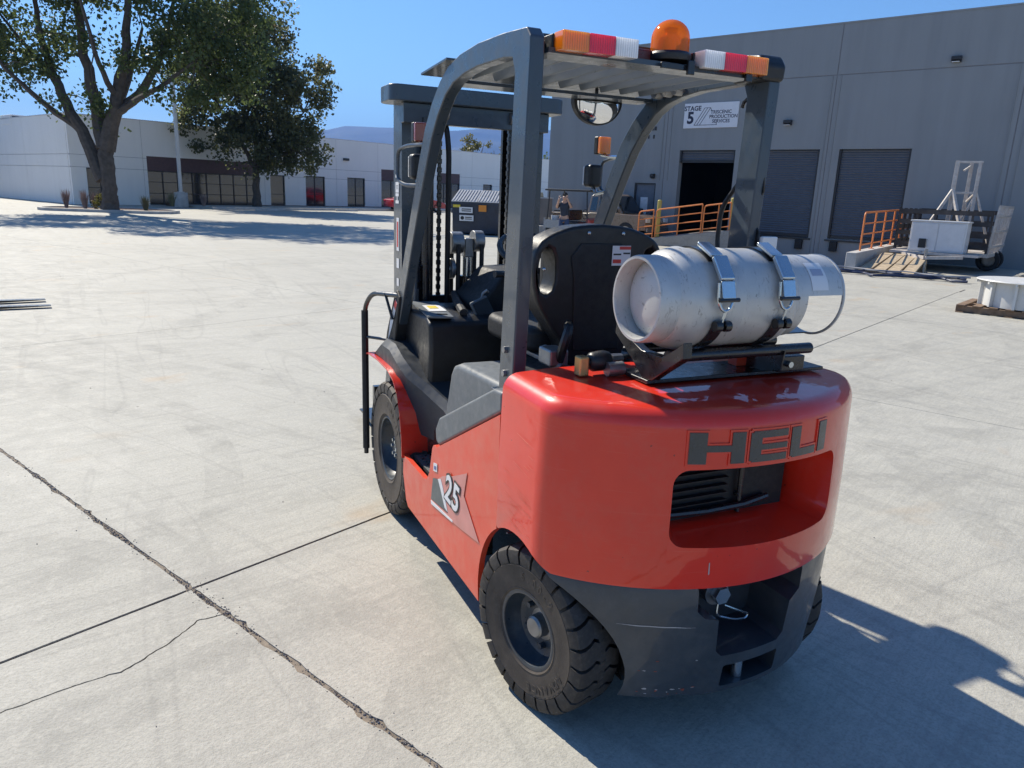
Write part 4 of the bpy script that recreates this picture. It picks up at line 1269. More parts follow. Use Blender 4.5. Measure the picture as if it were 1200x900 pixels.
# rear channel, front plate, slats
q = MB(); q.mm(-.438, .40, .25, .36, 2.005, 2.02); q.mm(-.438, .40, .345, .36, 2.021, 2.075); q.build('rear_channel', M_fgrey, FK, smooth=False)
for sx in (1,):
    q = MB(); q.prism([(.232, 2.00), (.225, 2.05), (.25, 2.083), (.36, 2.095), (.38, 2.088), (.38, 2.0)], 0, .453, .352); q.build('corner_cap', M_plast if sx > 0 else M_fgrey, FK, bevel=.012)
q = MB(); q.mm(-.438, .438, .98, 1.10, 2.0, 2.012); q.build('front_bar', M_fgrey, FK, smooth=False)
q = MB(); q.add([(-.515, .93, 2.075), (.515, .93, 2.075), (.515, 1.24, 2.058), (-.515, 1.24, 2.058), (-.515, .93, 2.068), (.515, .93, 2.068), (.515, 1.24, 2.050), (-.515, 1.24, 2.050)],
      [(0, 1, 2, 3), (7, 6, 5, 4), (0, 4, 5, 1), (1, 5, 6, 2), (2, 6, 7, 3), (3, 7, 4, 0)]); q.build('roof_plate', M_fgrey, FK, smooth=False)
M_slat = pmat('pale_grey_slat_paint', (.20, .23, .25), .38, coat=.2, var=.08)
NS = 9
for i in range(NS):
    x = -.40+.76*i/(NS-1)
    q = MB(); q.box((x, .665, 2.035), (.005, .63, .036), (0, R(-25), 0)); sl_ = q.build('roof_slat', M_slat, FK, bevel=.0015)
    c_ = Vector((x, .665, 2.035))+Matrix.Rotation(R(-25), 3, 'Y') @ Vector((0, 0, -.018)); q = MB(); q.box(c_+Vector((.003, 0, .005)), (.003, .63, .012)); q.build('lip', M_slat, sl_, smooth=False)
for y in (.47, .86):
    q = MB(); q.mm(-.438, .438, y-.02, y+.02, 2.062, 2.074); q.build('slat_support', M_fgrey, FK, smooth=False)
# rear lights
for sx in (-1, 1):
    xs = [(.385, .295, M_lo), (.295, .205, M_lr), (.205, .125, M_lw)]
    sh = -.032
    q = MB(); q.mm(sx*.39+sh, sx*.12+sh, .262, .345, 2.012, 2.061); tl = q.build('rear_lamp', M_plast, FK, bevel=.004)
    for a, b, mt_ in xs:
        q = MB(); q.prism(rrect(min(sx*a, sx*b)+sh+.0002, max(sx*a, sx*b)+sh-.0002, 2.010, 2.063, .003, 2), 1, .205, .261); q.build('lens', mt_, tl, bevel=.0015)
q = MB(); q.mm(-.10, .03, .30, .34, 2.0215, 2.06); q.build('reflector_housing', pmat('dark_red_reflector', (.12, .015, .01), .3), FK, bevel=.006)
q = MB(); q.mm(-.05, .30, .232, .242, 1.998, 2.016); q.build('lamp_bracket', M_blackm, FK, bevel=.002)
for x in (.055, .29):
    q = MB(); q.mm(x-.013, x+.013, .218, .231, 1.985, 2.028); q.build('bracket_bolt', M_blackm, FK, bevel=.003)
# beacon
bx_, by_ = .022, .30
q = MB(); q.lathe([(.0, 2.03), (.070, 2.03), (.072, 2.036), (.072, 2.048), (.066, 2.056), (.0, 2.056)], (bx_, by_, 0), n=28); bc = q.build('beacon', M_plast, FK)
dm = [(.062, 2.056)]+[(.061, 2.095)]+[(.061*cos(R(a)), 2.10+.056*sin(R(a))) for a in range(0, 91, 10)]
q = MB(); q.lathe(dm, (bx_, by_, 0), n=32); q.build('dome', M_dome, bc)
q = MB(); q.lathe([(.0, 2.06), (.04, 2.06), (.036, 2.10), (.02, 2.115), (.022, 2.13), (0, 2.135)], (bx_, by_, 0), n=16); q.build('lamp', pmat('beacon_reflector', (.7, .4, .15), .25, metal=.7), bc)
# stickers and fittings on the inside of the right beam
for i in range(3):
    q = MB(); y = .93-i*.07; q.cyl((.438, y, 2.035), (.405, y, 2.033), .028, .024, n=14); q.build('buzzer', M_steeld, FK)
quad('warning_sticker', (.4385, .72, 2.045), (0, 1, .01), (0, 0, 1), .07, .07, M_ora_l, FK); quad('warning_triangle', (.437, .72, 2.04), (0, 1, .01), (0, 0, 1), .03, .035, M_white_l, FK)
lbp = quad('label_plate', (.4385, .54, 2.045), (0, 1, .005), (0, 0, 1), .19, .072, M_white_l, FK)
for i in range(5):
    q = MB(); y = .47+i*.036; q.mm(.4362, .4372, y-.011, y+.011, 2.05, 2.066); q.mm(.4362, .4372, y-.006, y+.006, 2.02, 2.043); q.build('print', M_blk_l, lbp, smooth=False)
for i in range(2):
    q = MB(); y = .40-i*.035; q.cyl((.438, y, 2.03), (.40, y, 2.03), .014, n=10); q.build('bolt', M_steeld, FK)
# intake hose on the right rear pillar
q = MB(); q.tube(rpath([(.452, .34, 1.74), (.445, .40, 1.66), (.44, .47, 1.58), (.44, .475, 1.42), (.445, .40, 1.33), (.45, .33, 1.29)], .06), .009, 10); q.build('intake_hose', M_plast, FK)
q = MB(); q.prism([(.26, 1.72), (.36, 1.60), (.365, 1.52), (.25, 1.44), (.25, 1.50), (.30, 1.56), (.25, 1.64)], 0, .436, .4435); q.build('hose_clamp', M_plast, FK, bevel=.002)
q = MB(); q.tube([(.425+.0, .36+.035*cos(a/10*2*pi), 1.93+.03*sin(a/10*2*pi)) for a in range(9)], .007, 6); q.build('hook', M_blackm, FK)
q = MB(); q.mm(.437, .506, .225, .242, 1.435, 1.485); q.build('reflector', M_white_l, FK, bevel=.004)
# front pillar lamps and mirrors
for sx in (-1, 1):
    q = MB(); q.mm(sx*.432, sx*.494, 1.412, 1.45, 1.80, 1.885); tl = q.build('turn_signal', M_plast, FK, bevel=.008)
    q = MB(); q.mm(sx*.433, sx*.493, 1.385, 1.4115, 1.803, 1.882); q.build('lens', pmat('brown_red_lens', (.30, .06, .035), .2, coat=.6) if sx < 0 else M_lo, tl, bevel=.006)
    q = MB(); q.mm(sx*.415, sx*.490, 1.44, 1.51, 1.645, 1.755); hl = q.build('work_lamp', M_plast, FK, bevel=.018, seg=3)
    q = MB(); q.mm(sx*.42, sx*.485, 1.511, 1.52, 1.655, 1.745); q.build('glass', M_lw, hl, bevel=.004)
    q = MB(); q.tube([(sx*.47, 1.36, 1.63), (sx*.46, 1.44, 1.615), (sx*.455, 1.47, 1.645)], .010, 8); q.build('lamp_stalk', M_steel, hl)
    q = MB(); q.tube([(sx*.48, 1.27, 1.785), (sx*.47, 1.36, 1.79), (sx*.463, 1.42, 1.80)], .008, 8); q.build('lamp_stalk', M_steel, tl)
    q = MB(); q.tube(rpath([(sx*.49, 1.26, 1.785), (sx*.52, 1.42, 1.785), (sx*.53, 1.525, 1.77), (sx*.53, 1.53, 1.64), (sx*.52, 1.45, 1.618), (sx*.49, 1.36, 1.618)], .035), .0085, 8); q.build('lamp_guard', M_fgrey, FK)
# convex rear-view mirror under the roof front
mx, my, mz = .245, 1.12, 2.005
pr = [(.118*cos(R(a)), .10*sin(R(a))) for a in range(180, 361, 10)]
q = MB(); q.prism([(mx+a*1.03, mz+b*1.03+(.006 if b > -.001 else 0)) for a, b in pr], 1, my-.012, my+.02); mr = q.build('mirror', M_plast, FK, bevel=.003)
q = MB()
n = len(pr)
rings = [(1.0, 0), (.9, .012), (.7, .026), (.45, .036), (.2, .041), (.02, .042)]
for k, (s_, d) in enumerate(rings):
    for a, b in pr: q.v.append((mx+a*.90*s_, my-.0135-d*.7, mz-.010+b*.86*s_))
for k in range(len(rings)-1):
    for i in range(n-1): q.face((k*n+i, k*n+i+1, (k+1)*n+i+1, (k+1)*n+i))
q.build('mirror_glass', M_mirror, mr)
q = MB(); q.tube([(mx, my+.01, mz-.01), (mx, my+.01, mz+.05)], .008, 8); q.build('mirror_arm', M_blackm, mr)

# ---- lower A-pillar cover with data plate, grab rail
for sx in (-1, 1):
    q = MB(); q.prism([(1.70, .745), (1.885, .70), (1.80, .90), (1.655, 1.11), (1.62, 1.13), (1.57, 1.10)], 0, sx*.512, sx*.44); q.build('pillar_cover', M_plastm, FK, bevel=.008)
    q = MB(); q.tube(rpath([(sx*.50, 1.60, 1.105), (sx*.57, 1.86, 1.085), (sx*.585, 1.965, 1.0), (sx*.585, 1.965, .19)], .09), .0125, 10); gr = q.build('grab_rail', M_blackm, FK)
    q = MB(); q.tube([(sx*.585, 1.965, .98), (sx*.585, 1.965, .22)], .018, 10); q.build('sleeve', M_plastm, gr)
    q = MB(); q.tube([(sx*.585, 1.965, .84), (sx*.50, 1.80, .85)], .008, 8); q.build('stay', M_blackm, gr)
    q = MB(); q.tube([(sx*.54, 1.72, 1.10), (sx*.52, 1.66, .98)], .007, 8); q.build('stay', M_blackm, gr)
pl = MB(); pl.prism([(1.765, .86), (1.725, .96), (1.625, 1.085), (1.60, 1.068), (1.70, .93)], 0, -.5135, -.5145); dp = pl.build('data_plate', M_white_l, FK, smooth=False)
pl = MB(); pl.prism([(1.655, 1.05), (1.625, 1.083), (1.60, 1.066), (1.63, 1.03)], 0, -.5146, -.5152); pl.build('print', M_red_l, dp, smooth=False)

# ---- mast, carriage, forks
YM = 1.93
for sx in (-1, 1):
    q = MB()
    q.prism([(sx*.395, YM), (sx*.395, YM+.15), (sx*.30, YM+.15), (sx*.30, YM+.13), (sx*.37, YM+.13), (sx*.37, YM+.02), (sx*.30, YM+.02), (sx*.30, YM)], 2, .06, 2.02)
    q.build('outer_mast_rail', M_fgrey, FK, smooth=False)
    q = MB(); q.prism([(sx*.365, YM+.03), (sx*.365, YM+.16), (sx*.215, YM+.16), (sx*.215, YM+.135), (sx*.34, YM+.135), (sx*.34, YM+.055), (sx*.215, YM+.055), (sx*.215, YM+.03)], 2, .07, 2.0)
    q.build('inner_mast_rail', M_blackm, FK, smooth=False)
    q = MB(); q.cyl((sx*.28, YM-.045, .35), (sx*.28, YM-.045, 1.95), .026, n=12); q.build('lift_cylinder', M_blackm, FK)
    q = MB(); q.cyl((sx*.33, YM-.035, .55), (sx*.33, YM-.035, 1.22), .03, n=12); cy = q.build('tilt_hose_cover', M_blackm, FK)
    q = MB(); q.cyl((sx*.345, YM-.05, 1.10), (sx*.345, YM-.05, 1.22), .021, n=10); q.cyl((sx*.345, YM-.05, 1.02), (sx*.345, YM-.05, 1.10), .028, n=10); q.build('spring', M_steeld, cy)
    # chain: links as alternating plates
    q = MB(); z = .5; k = 0
    while z < 1.95:
        w_ = .013 if k % 2 else .021
        q.box((sx*.195, YM+.0, z), (w_, .020, .024)); z += .0215; k += 1
    ch = q.build('lift_chain', M_blackm, FK, smooth=False)
top = [(-.47, YM-.06), (-.47, YM+.12)]+[(.47, YM+.12), (.47, YM-.06)]
q = MB(); q.prism(rrect(-.475, .475, YM-.09, YM+.14, .05, 5), 2, 2.015, 2.092); q.build('mast_crossbeam', M_fgrey, FK, bevel=.006)
q = MB(); q.mm(-.40, .40, YM-.05, YM+.0, 1.92, 2.0145); q.build('upper_tie', M_fgrey, FK, bevel=.004)
q = MB(); q.mm(-.40, .40, YM-.02, YM+.03, .30, .45); q.build('lower_tie', M_fgrey, FK, bevel=.004)
q = MB(); q.mm(-.40, .40, YM-.03, YM-.002, 1.00, 1.06); q.build('middle_tie', M_blackm, FK, bevel=.004)
for sx in (-1, 1):
    q = MB(); q.cyl((sx*.17, YM-.05, 1.975), (sx*.25, YM-.05, 1.975), .03, n=14); q.build('chain_pulley', M_steeld, FK)
q = MB(); q.tube(rpath([(-.155, YM-.03, .60), (-.155, YM-.03, 1.80), (-.165, YM-.01, 1.93), (-.20, YM+.05, 1.99), (-.24, YM+.10, 1.93), (-.24, YM+.1, 1.6)], .08), .014, 10); q.build('hydraulic_hose', M_plastm, FK)
q = MB(); q.cyl((-.03, YM-.0, .12), (-.03, YM-.0, 1.16), .042, n=18); fl = q.build('free_lift_cylinder', M_blackm, FK)
q = MB(); q.cyl((-.03, YM, 1.16), (-.03, YM, 1.33), .026, n=16); q.build('rod', M_steel, fl)
q = MB(); q.mm(-.055, -.005, YM-.03, YM+.03, 1.26, 1.36); q.build('yoke', M_steeld, fl, bevel=.006)
for x0, x1, r_, zc in ((-.135, -.068, .058, 1.335), (-.005, .05, .056, 1.345)):
    q = MB(); q.cyl((x0, YM-.005, zc), (x1, YM-.005, zc), r_, n=26); pu = q.build('hose_pulley', M_steeld, fl, bevel=.004)
q = MB(); q.cyl((-.14, YM-.02, 1.20), (-.118, YM-.02, 1.20), .055, n=24); w_ = q.build('guide_wheel', M_steeld, fl, bevel=.004)
q = MB(); q.cyl((-.147, YM-.02, 1.20), (-.1405, YM-.02, 1.20), .022, n=16); q.build('hub', M_steel, w_)
for x in (-.105, .028):
    q = MB(); q.tube([(x, YM+.052, 1.32), (x, YM+.052, .5)], .016, 8); q.tube([(x, YM-.062, 1.33), (x, YM-.062, .9)], .013, 8); q.build('hose', M_plastm, fl)
q = MB(); q.mm(-.50, .50, YM+.19, YM+.225, .42, .52); q.mm(-.50, .50, YM+.19, YM+.225, .12, .20)
q.mm(-.42, -.36, YM+.165, YM+.19, .12, .52); q.mm(.36, .42, YM+.165, YM+.19, .12, .52); q.build('carriage', M_blackm, FK, smooth=False)
for x in (-.28, .28):
    q = MB(); q.prism([(YM+.226, .06), (YM+1.296, .055), (YM+1.296, .065), (YM+.60, .098), (YM+.27, .10), (YM+.27, .56), (YM+.226, .56)], 0, x-.055, x+.055); q.build('fork', M_blackm, FK, bevel=.004)
q = MB(); q.mm(-.30, .30, 1.48, 1.72, .22, .45); q.build('drive_axle', M_blackm, FK, bevel=.02)
q = MB(); q.mm(-.36, .36, -.07, .07, .20, .33); q.build('steer_axle', M_blackm, FK, bevel=.02)
# stickers on the mast's left rail
quad('sticker', (-.396, YM+.07, 1.37), (0, -1, 0), (0, 0, 1), .045, .17, M_white_l, FK); quad('print', (-.3975, YM+.07, 1.37), (0, -1, 0), (0, 0, 1), .020, .13, M_red_l, FK)
quad('sticker', (-.396, YM+.07, 1.22), (0, -1, 0), (0, 0, 1), .045, .05, M_white_l, FK); quad('sticker', (-.396, YM+.07, 1.12), (0, -1, 0), (0, 0, 1), .04, .04, M_white_l, FK)
for zz, tx in ((1.60, 'HELI'),):
    text('lettering', tx, .075, M_white_l, face_M((-.397, YM+.075, zz), (0, 0, 1), (0, 1, 0)), FK, .0006, .004)

# cable along the left rear pillar, bolts on the foot plates
q = MB(); q.tube(rpath([(-.447, .30, 2.0), (-.449, .345, 1.9), (-.449, .375, 1.4), (-.449, .40, .96)], .04), .005, 6); q.build('lamp_cable', M_plastm, FK)
for z in (1.15, 1.5, 1.8):
    q = MB(); q.box((-.449, .385-.042*(z-.96), z), (.006, .03, .018)); q.build('cable_clip', M_blackm, FK, smooth=False)
for sx in (-1, 1):
    for z in (1.02, 1.10):
        q = MB(); q.cyl((sx*.50-(.05 if sx > 0 else 0), .34, z), (sx*.510-(.05 if sx > 0 else 0), .34, z), .012, n=6); q.build('pillar_bolt', M_steeld, FK, smooth=False)
# ---- wheels
def wheel(cx, cy, cz, r, w, rim_r, nl, label):
    """cx: centre plane; outward = sign of cx"""
    sx = 1 if cx > 0 else -1
    O = Vector((cx, cy, cz)); A = Vector((sx, 0, 0)); hw = w/2
    q = MB()
    q.lathe([(rim_r*.97, hw*.78), (rim_r*.99, hw*.86), (rim_r*.965, hw*.90), (rim_r*.92, hw*.86), (rim_r*.90, hw*.55), (rim_r*.80, hw*.22), (rim_r*.62, hw*.10), (rim_r*.30, hw*.12), (0, hw*.12)], O, A, 40)
    q.lathe([(rim_r*.97, -hw*.78), (rim_r*.90, -hw*.55), (rim_r*.5, -hw*.3), (0, -hw*.3)], O, A, 24)
    wh = q.build('wheel', M_rim, FK, angle=30)
    # carcass with bead, bulging sidewall and shoulder
    rc_ = r-.030
    prof = [(rim_r*.95, hw*.74), (rim_r*.99, hw*.88), (rim_r*1.05, hw*.93), (rim_r*1.07, hw*.96), (rim_r*1.09, hw*.945), (rim_r+(rc_-rim_r)*.40, hw*1.0), (rim_r+(rc_-rim_r)*.72, hw*.985), (rim_r+(rc_-rim_r)*.76, hw*1.0), (rim_r+(rc_-rim_r)*.80, hw*.93), (rc_-.004, hw*.84), (rc_, hw*.74)]
    prof2 = prof+[(r_, -h) for r_, h in prof[::-1]]
    ty = MB(); ty.lathe(prof2, O, A, 64)
    X, Y, _ = frame_of(A)
    ty.cur = 1
    pitch = 2*pi/nl
    for side in (1, -1):
        for k in range(nl):
            th0 = pitch*(k+(.5 if side < 0 else 0))
            st = [(-.12, .30, r), (.12, .16, r), (.34, .30, r), (.58, .14, r), (.80, .05, r-.002), (.95, 0, r-.010), (1.01, 0, r-.026), (1.0, 0, r-.052)]
            lo_, hi_ = [], []
            hwid = pitch*.415
            base = len(ty.v)
            for (u, sh_, rad) in st:
                for e in (-1, 1):
                    a = th0+sh_*pitch+e*hwid
                    d = cos(a)*X+sin(a)*Y
                    ty.v.append(tuple(O+A*(side*u*hw)+d*rad))
                    ty.v.append(tuple(O+A*(side*min(u, .96)*hw)+d*min(rc_-.002, rad-.004)))
            n = len(st)
            for i in range(n-1):
                a = base+i*4; c = a+4
                ty.face((a, a+2, c+2, c)); ty.face((a, c, c+1, a+1)); ty.face((a+2, a+3, c+3, c+2))
            ty.face((base, base+1, base+3, base+2)); e = base+(n-1)*4; ty.face((e, e+2, e+3, e+1))
    me = bpy.data.meshes.new('tyre'); me.from_pydata(ty.v, [], ty.f)
    me.materials.append(M_tside); me.materials.append(M_tyre)
    me.polygons.foreach_set('material_index', ty.mi)
    me.polygons.foreach_set('use_smooth', [True]*len(me.polygons)); me.set_sharp_from_angle(angle=R(32))
    bm = bmesh.new(); bm.from_mesh(me); bmesh.ops.recalc_face_normals(bm, faces=bm.faces); bm.to_mesh(me); bm.free()
    tyo = bpy.data.objects.new('tyre', me); COL.objects.link(tyo); tyo.parent = wh
    return wh, O, A, X, Y, hw
def ring_text(txt, O, A, X, Y, hw, rad, a_mid, size, parent, step):
    n = len(txt)
    up0 = Vector((0, 0, 1)); right = Vector((0, -A.x, 0)).normalized()*(-1)
    right = up0.cross(A)          # reading direction seen from outside
    for i, chh in enumerate(txt):
        if chh == ' ': continue
        a = a_mid-(i-(n-1)/2)*step
        d = right*cos(a)+up0*sin(a); tgt = right*sin(a)-up0*cos(a)
        text('lettering', chh, size, M_tside, face_M(O+A*(hw*.975)+d*rad, tgt, d), parent, .003, .001)
RW = []
for sx in (-1, 1):
    wh, O, A, X, Y, hw = wheel(-.475 if sx < 0 else .37, .015, .268, .268, .165, .128, 25, '')
    q = MB(); q.lathe([(0, hw*.62), (.030, hw*.60), (.036, hw*.52), (.038, hw*.15), (.052, hw*.13)], O, A, 22); q.build('hub_cap', M_steeld, wh)
    for k in range(5):
        a = 2*pi*k/5+.5; d = cos(a)*X+sin(a)*Y
        q = MB(); q.cyl(O+A*hw*.12+d*.070, O+A*hw*.36+d*.070, .010, n=6); q.build('wheel_nut', M_rim, wh, smooth=False)
    q = MB()
    q.lathe([(.118, hw*.895), (.124, hw*.915), (.130, hw*.90)], O, A, 40); q.build('lock_ring', M_rim, wh)
    ST = R(13) if sx < 0 else R(3); Rz = Matrix.Rotation(ST, 3, 'Z'); wh.rotation_euler = (0, 0, ST); wh.location = O-Rz @ O   # steered
    if sx < 0:
        ring_text('6.00-9', O, A, X, Y, hw, .180, R(75), .036, wh, R(9)); ring_text('ADVANCE', O, A, X, Y, hw, .184, R(-52), .036, wh, R(9.5))
    wh, O, A, X, Y, hw = wheel(sx*.475, 1.60, .337, .337, .19, .165, 28, '')
    q = MB(); q.lathe([(0, hw*.55), (.05, hw*.54), (.058, hw*.48), (.06, hw*.15), (.09, hw*.13)], O, A, 24); q.build('hub_cap', M_rim, wh)
    for k in range(8):
        a = 2*pi*k/8+.2; d = cos(a)*X+sin(a)*Y
        q = MB(); q.cyl(O+A*hw*.12+d*.082, O+A*hw*.36+d*.082, .012, n=6); q.build('wheel_nut', M_steeld, wh, smooth=False)
    for k in range(6):
        a = 2*pi*k/6; d = cos(a)*X+sin(a)*Y
        q = MB(); q.cyl(O+A*hw*.53+d*.040, O+A*hw*.62+d*.040, .009, n=6); q.build('hub_bolt', M_steel, wh, smooth=False)
    if sx < 0: ring_text('7.00-12', O, A, X, Y, hw, .235, R(60), .04, wh, R(8))

# ---- bracket for the gas cylinder (part of the truck)
ZB = ZT+.012
q = MB(); q.mm(-.24, .46, -.10, .06, ZB, ZB+.012); br = q.build('cylinder_bracket', M_blackm, FK, bevel=.003)
q = MB(); q.prism([(-.11, ZB+.013), (-.06, ZB+.013), (-.0, 1.13), (.10, 1.19), (.095, 1.235), (.05, 1.20), (-.05, 1.165), (-.15, 1.165), (-.21, 1.20), (-.245, 1.225), (-.25, 1.18), (-.16, 1.12)], 0, -.235, -.205); q.build('cradle', M_blackm, br, bevel=.003)
q = MB(); q.prism([(-.18, 1.165), (.03, 1.165), (.02, 1.10), (.01, ZB+.013), (-.10, ZB+.013), (-.17, 1.10)], 0, .20, .205); q.build('cradle', M_blackm, br, smooth=False)
for y, z in ((-.155, 1.165), (.0, 1.16)):
    q = MB(); q.cyl((-.22, y, z), (.325, y, z), .017, n=14); q.build('support_tube', M_blackm, br)
q = MB(); q.mm(.23, .34, -.13, -.02, 1.085, 1.135); q.build('latch_block', M_blackm, br, bevel=.004)
q = MB(); q.cyl((.27, -.131, 1.11), (.27, -.145, 1.11), .010, n=8); q.build('bolt', M_steel, br)
q = MB(); q.cyl((-.30, .03, ZB+.02), (-.245, .03, ZB+.02), .022, n=14); q.build('hinge_pin', M_steeld, br)
q = MB(); q.mm(.16, .22, -.02, .02, ZB+.013, 1.13); q.build('post', M_side, br, smooth=False)
# fuel lock-off: brass elbow, black filter, hose union
q = MB(); q.mm(-.385, -.352, .045, .085, ZB-.004, ZB+.058); fu = q.build('fuel_lock', M_brass, FK, bevel=.006)
q = MB(); q.lathe([(0, -.01), (.012, -.01), (.013, .005), (.022, .008), (.030, .018), (.032, .05), (.032, .062), (.026, .078), (.014, .084), (0, .084)], (-.352, .065, ZB+.036), (1, .03, .06), 18); q.build('filter', M_plast, fu)
q = MB(); q.lathe([(.033, .040), (.033, .052)], (-.352, .065, ZB+.036), (1, .03, .06), 18, R(150), R(250)); q.build('label', M_white_l, fu)
q = MB(); q.cyl((-.266, .068, ZB+.041), (-.225, .069, ZB+.043), .018, .015, n=8); q.build('union', M_steeld, fu)
q = MB(); q.tube(rpath([(-.225, .07, ZB+.043), (-.15, .09, ZB+.05), (-.05, .12, ZB+.02), (.2, .12, ZB+.02), (.33, .10, 1.16), (.34, .04, 1.30), (.29, -.02, 1.36)], .08), .009, 8); q.build('fuel_hose', M_plastm, fu)

# ================================================================== gas cylinder (strapped to the truck)
TY, TZ, TR = -.08, 1.322, .145
TK = empty('gas_cylinder', (.05, TY, TZ)); fix(TK, 'silver gas cylinder lying across the top of the red forklift', 'gas cylinder')
def tl_(prof, n=56): q = MB(); q.lathe(prof, (0, 0, 0), (1, 0, 0), n); return q
bl, br_ = -.295, .17
pr = [(0, bl-.015), (.05, bl-.013), (.095, bl-.002), (.125, bl+.02), (.142, bl+.05), (.150, bl+.085), (TR, bl+.11), (TR, -.075), (TR+.0015, -.072), (TR+.0015, -.062), (TR, -.059), (TR, br_-.10), (.150, br_-.075), (.141, br_-.04), (.122, br_-.012), (.09, br_+.008), (.05, br_+.018), (0, br_+.02)]
tl_(pr).build('shell', M_tank, TK)
# foot ring on the left with a slot, collar on the right with a hand opening
q = MB(); q.lathe([(.111, bl+.03), (.111, bl-.037), (.1145, bl-.045), (.1215, bl-.045), (.125, bl-.037), (.125, bl+.035)], (0, 0, 0), (1, 0, 0), 56); q.build('foot_ring', M_tank, TK)
X, Y, _ = frame_of((1, 0, 0))
q = MB(); a0 = None
# collar: lower front part is cut away as a hand hole
cr = []
def collar(h0, h1, aa0, aa1, r_=.126, t_=.004):
    q.lathe([(r_, h0), (r_, h1), (r_-t_, h1), (r_-t_, h0), (r_, h0)], (0, 0, 0), (1, 0, 0), 48, aa0, aa1)
# find the angle pointing to the camera side and down in the lathe frame
def ang(dy, dz):
    v = Vector((0, dy, dz)); return math.atan2(v.dot(Y), v.dot(X))
ac = ang(-.75, -.66)
collar(br_-.03, br_+.165, ac+R(48), ac+R(360-48)); collar(br_-.03, br_+.02, ac-R(48), ac+R(48))
q.build('collar', M_tank, TK)
q = MB(); q.lathe([(.126, br_+.160), (.129, br_+.162), (.129, br_+.167), (.126, br_+.169), (.1215, br_+.167), (.122, br_+.160), (.126, br_+.160)], (0, 0, 0), (1, 0, 0), 56); q.build('collar_rim', M_tank, TK)
q = MB(); q.cyl((br_, 0, 0), (br_+.05, 0, 0), .022, n=12); q.cyl((br_+.03, 0, 0), (br_+.03, 0, -.06), .014, n=10); q.cyl((br_+.03, -.02, .03), (br_+.03, -.055, .05), .016, n=10); q.build('valve', M_brass, TK)
# paper label on the collar
q = MB(); al = ang(-.80, .62); q.lathe([(.1272, br_+.035), (.1272, br_+.10)], (0, 0, 0), (1, 0, 0), 10, al-R(20), al+R(24)); lb = q.build('label', M_white_l, TK)
q = MB(); q.lathe([(.1277, br_+.045), (.1277, br_+.09)], (0, 0, 0), (1, 0, 0), 6, al-R(8), al+R(3)); q.build('print', pmat('grey_print', (.35, .37, .45), .5), lb)
# two steel straps with over-centre latches and black hinges
for i, (x, lbx) in enumerate(((-.150, ''), (.070, ''))):
    S_ = empty('strap', (.05+x, TY, TZ)); fix(S_, 'steel strap with latch around the gas cylinder, nearer its %s end' % ('ringed left' if i == 0 else 'collared right'), 'strap')
    q = MB(); ps = [(TR+.002, -.021), (TR+.005, -.021), (TR+.005, .021), (TR+.002, .021), (TR+.002, -.021)]
    a_l, a_h = ang(-.62, .78), ang(-.90, -.42)
    sgn = 1 if ((a_l-a_h+pi) % (2*pi)-pi) > 0 else -1
    # upper band runs over the top and behind; lower band is black
    q.lathe(ps, (0, 0, 0), (1, 0, 0), 40, a_l, a_l+sgn*R(150)); q.build('upper_band', M_blackm, S_)
    q = MB(); q.lathe(ps, (0, 0, 0), (1, 0, 0), 40, a_h-sgn*R(120), a_h); q.build('lower_band', M_blackm, S_)
    def tang(dy, dz):
        n_ = Vector((0, dy, dz)).normalized(); t_ = Vector((1, 0, 0)).cross(n_)
        if t_.z > 0: t_ = -t_
        return n_, t_
    n_, t_ = tang(-.42, .91); c = n_*(TR+.016)
    q = MB(); Mx = Matrix((Vector((1, 0, 0)), t_, n_)).transposed()
    q.box(c, (.042, .075, .012), Mx); q.build('latch_plate', M_steel, S_, bevel=.004)
    n_, t_ = tang(-.80, .60); c = n_*(TR+.022)
    q = MB(); Mx = Matrix((Vector((1, 0, 0)), t_, n_)).transposed()
    q.box(c, (.048, .078, .018), Mx); q.build('latch_lever', M_steel, S_, bevel=.006)
    n_, t_ = tang(-.97, .26); c = n_*(TR+.026)
    q = MB(); Mx = Matrix((Vector((1, 0, 0)), t_, n_)).transposed()
    q.box(c, (.046, .050, .006), Mx); q.build('latch_handle', M_steel, S_, bevel=.003)
    q = MB(); c0 = c+t_*.028; q.cyl(c0+Vector((-.034, 0, 0)), c0+Vector((.034, 0, 0)), .006, n=8); q.build('latch_pin', M_blackm, S_)
    n2, t2 = tang(-.99, .08)
    c2 = n2*(TR+.014)
    q = MB(); pts = [c2+Vector((-.026, 0, 0))-t2*.05, c2+Vector((-.026, 0, 0)), c2+Vector((-.015, 0, 0))+t2*.022, c2+t2*.03, c2+Vector((.015, 0, 0))+t2*.022, c2+Vector((.026, 0, 0)), c2+Vector((.026, 0, 0))-t2*.05]
    q.tube(rpath(pts, .02), .0045, 8); q.build('bail', M_steel, S_)
    n3, t3 = tang(-.985, -.17); c3 = n3*(TR+.010)
    q = MB(); q.cyl(c2+t2*.028, n3*(TR+.012)+t3*.03, .0045, n=8); q.build('hook_bolt', M_steel, S_)
    n4, t4 = tang(-.93, -.37); c4 = n4*(TR+.016)
    for dx in (-.012, .020):
        q = MB(); q.cyl(c4+Vector((dx-.012, 0, 0)), c4+Vector((dx+.010, 0, 0)), .016, n=14); q.build('hinge', M_blackm, S_, bevel=.003)

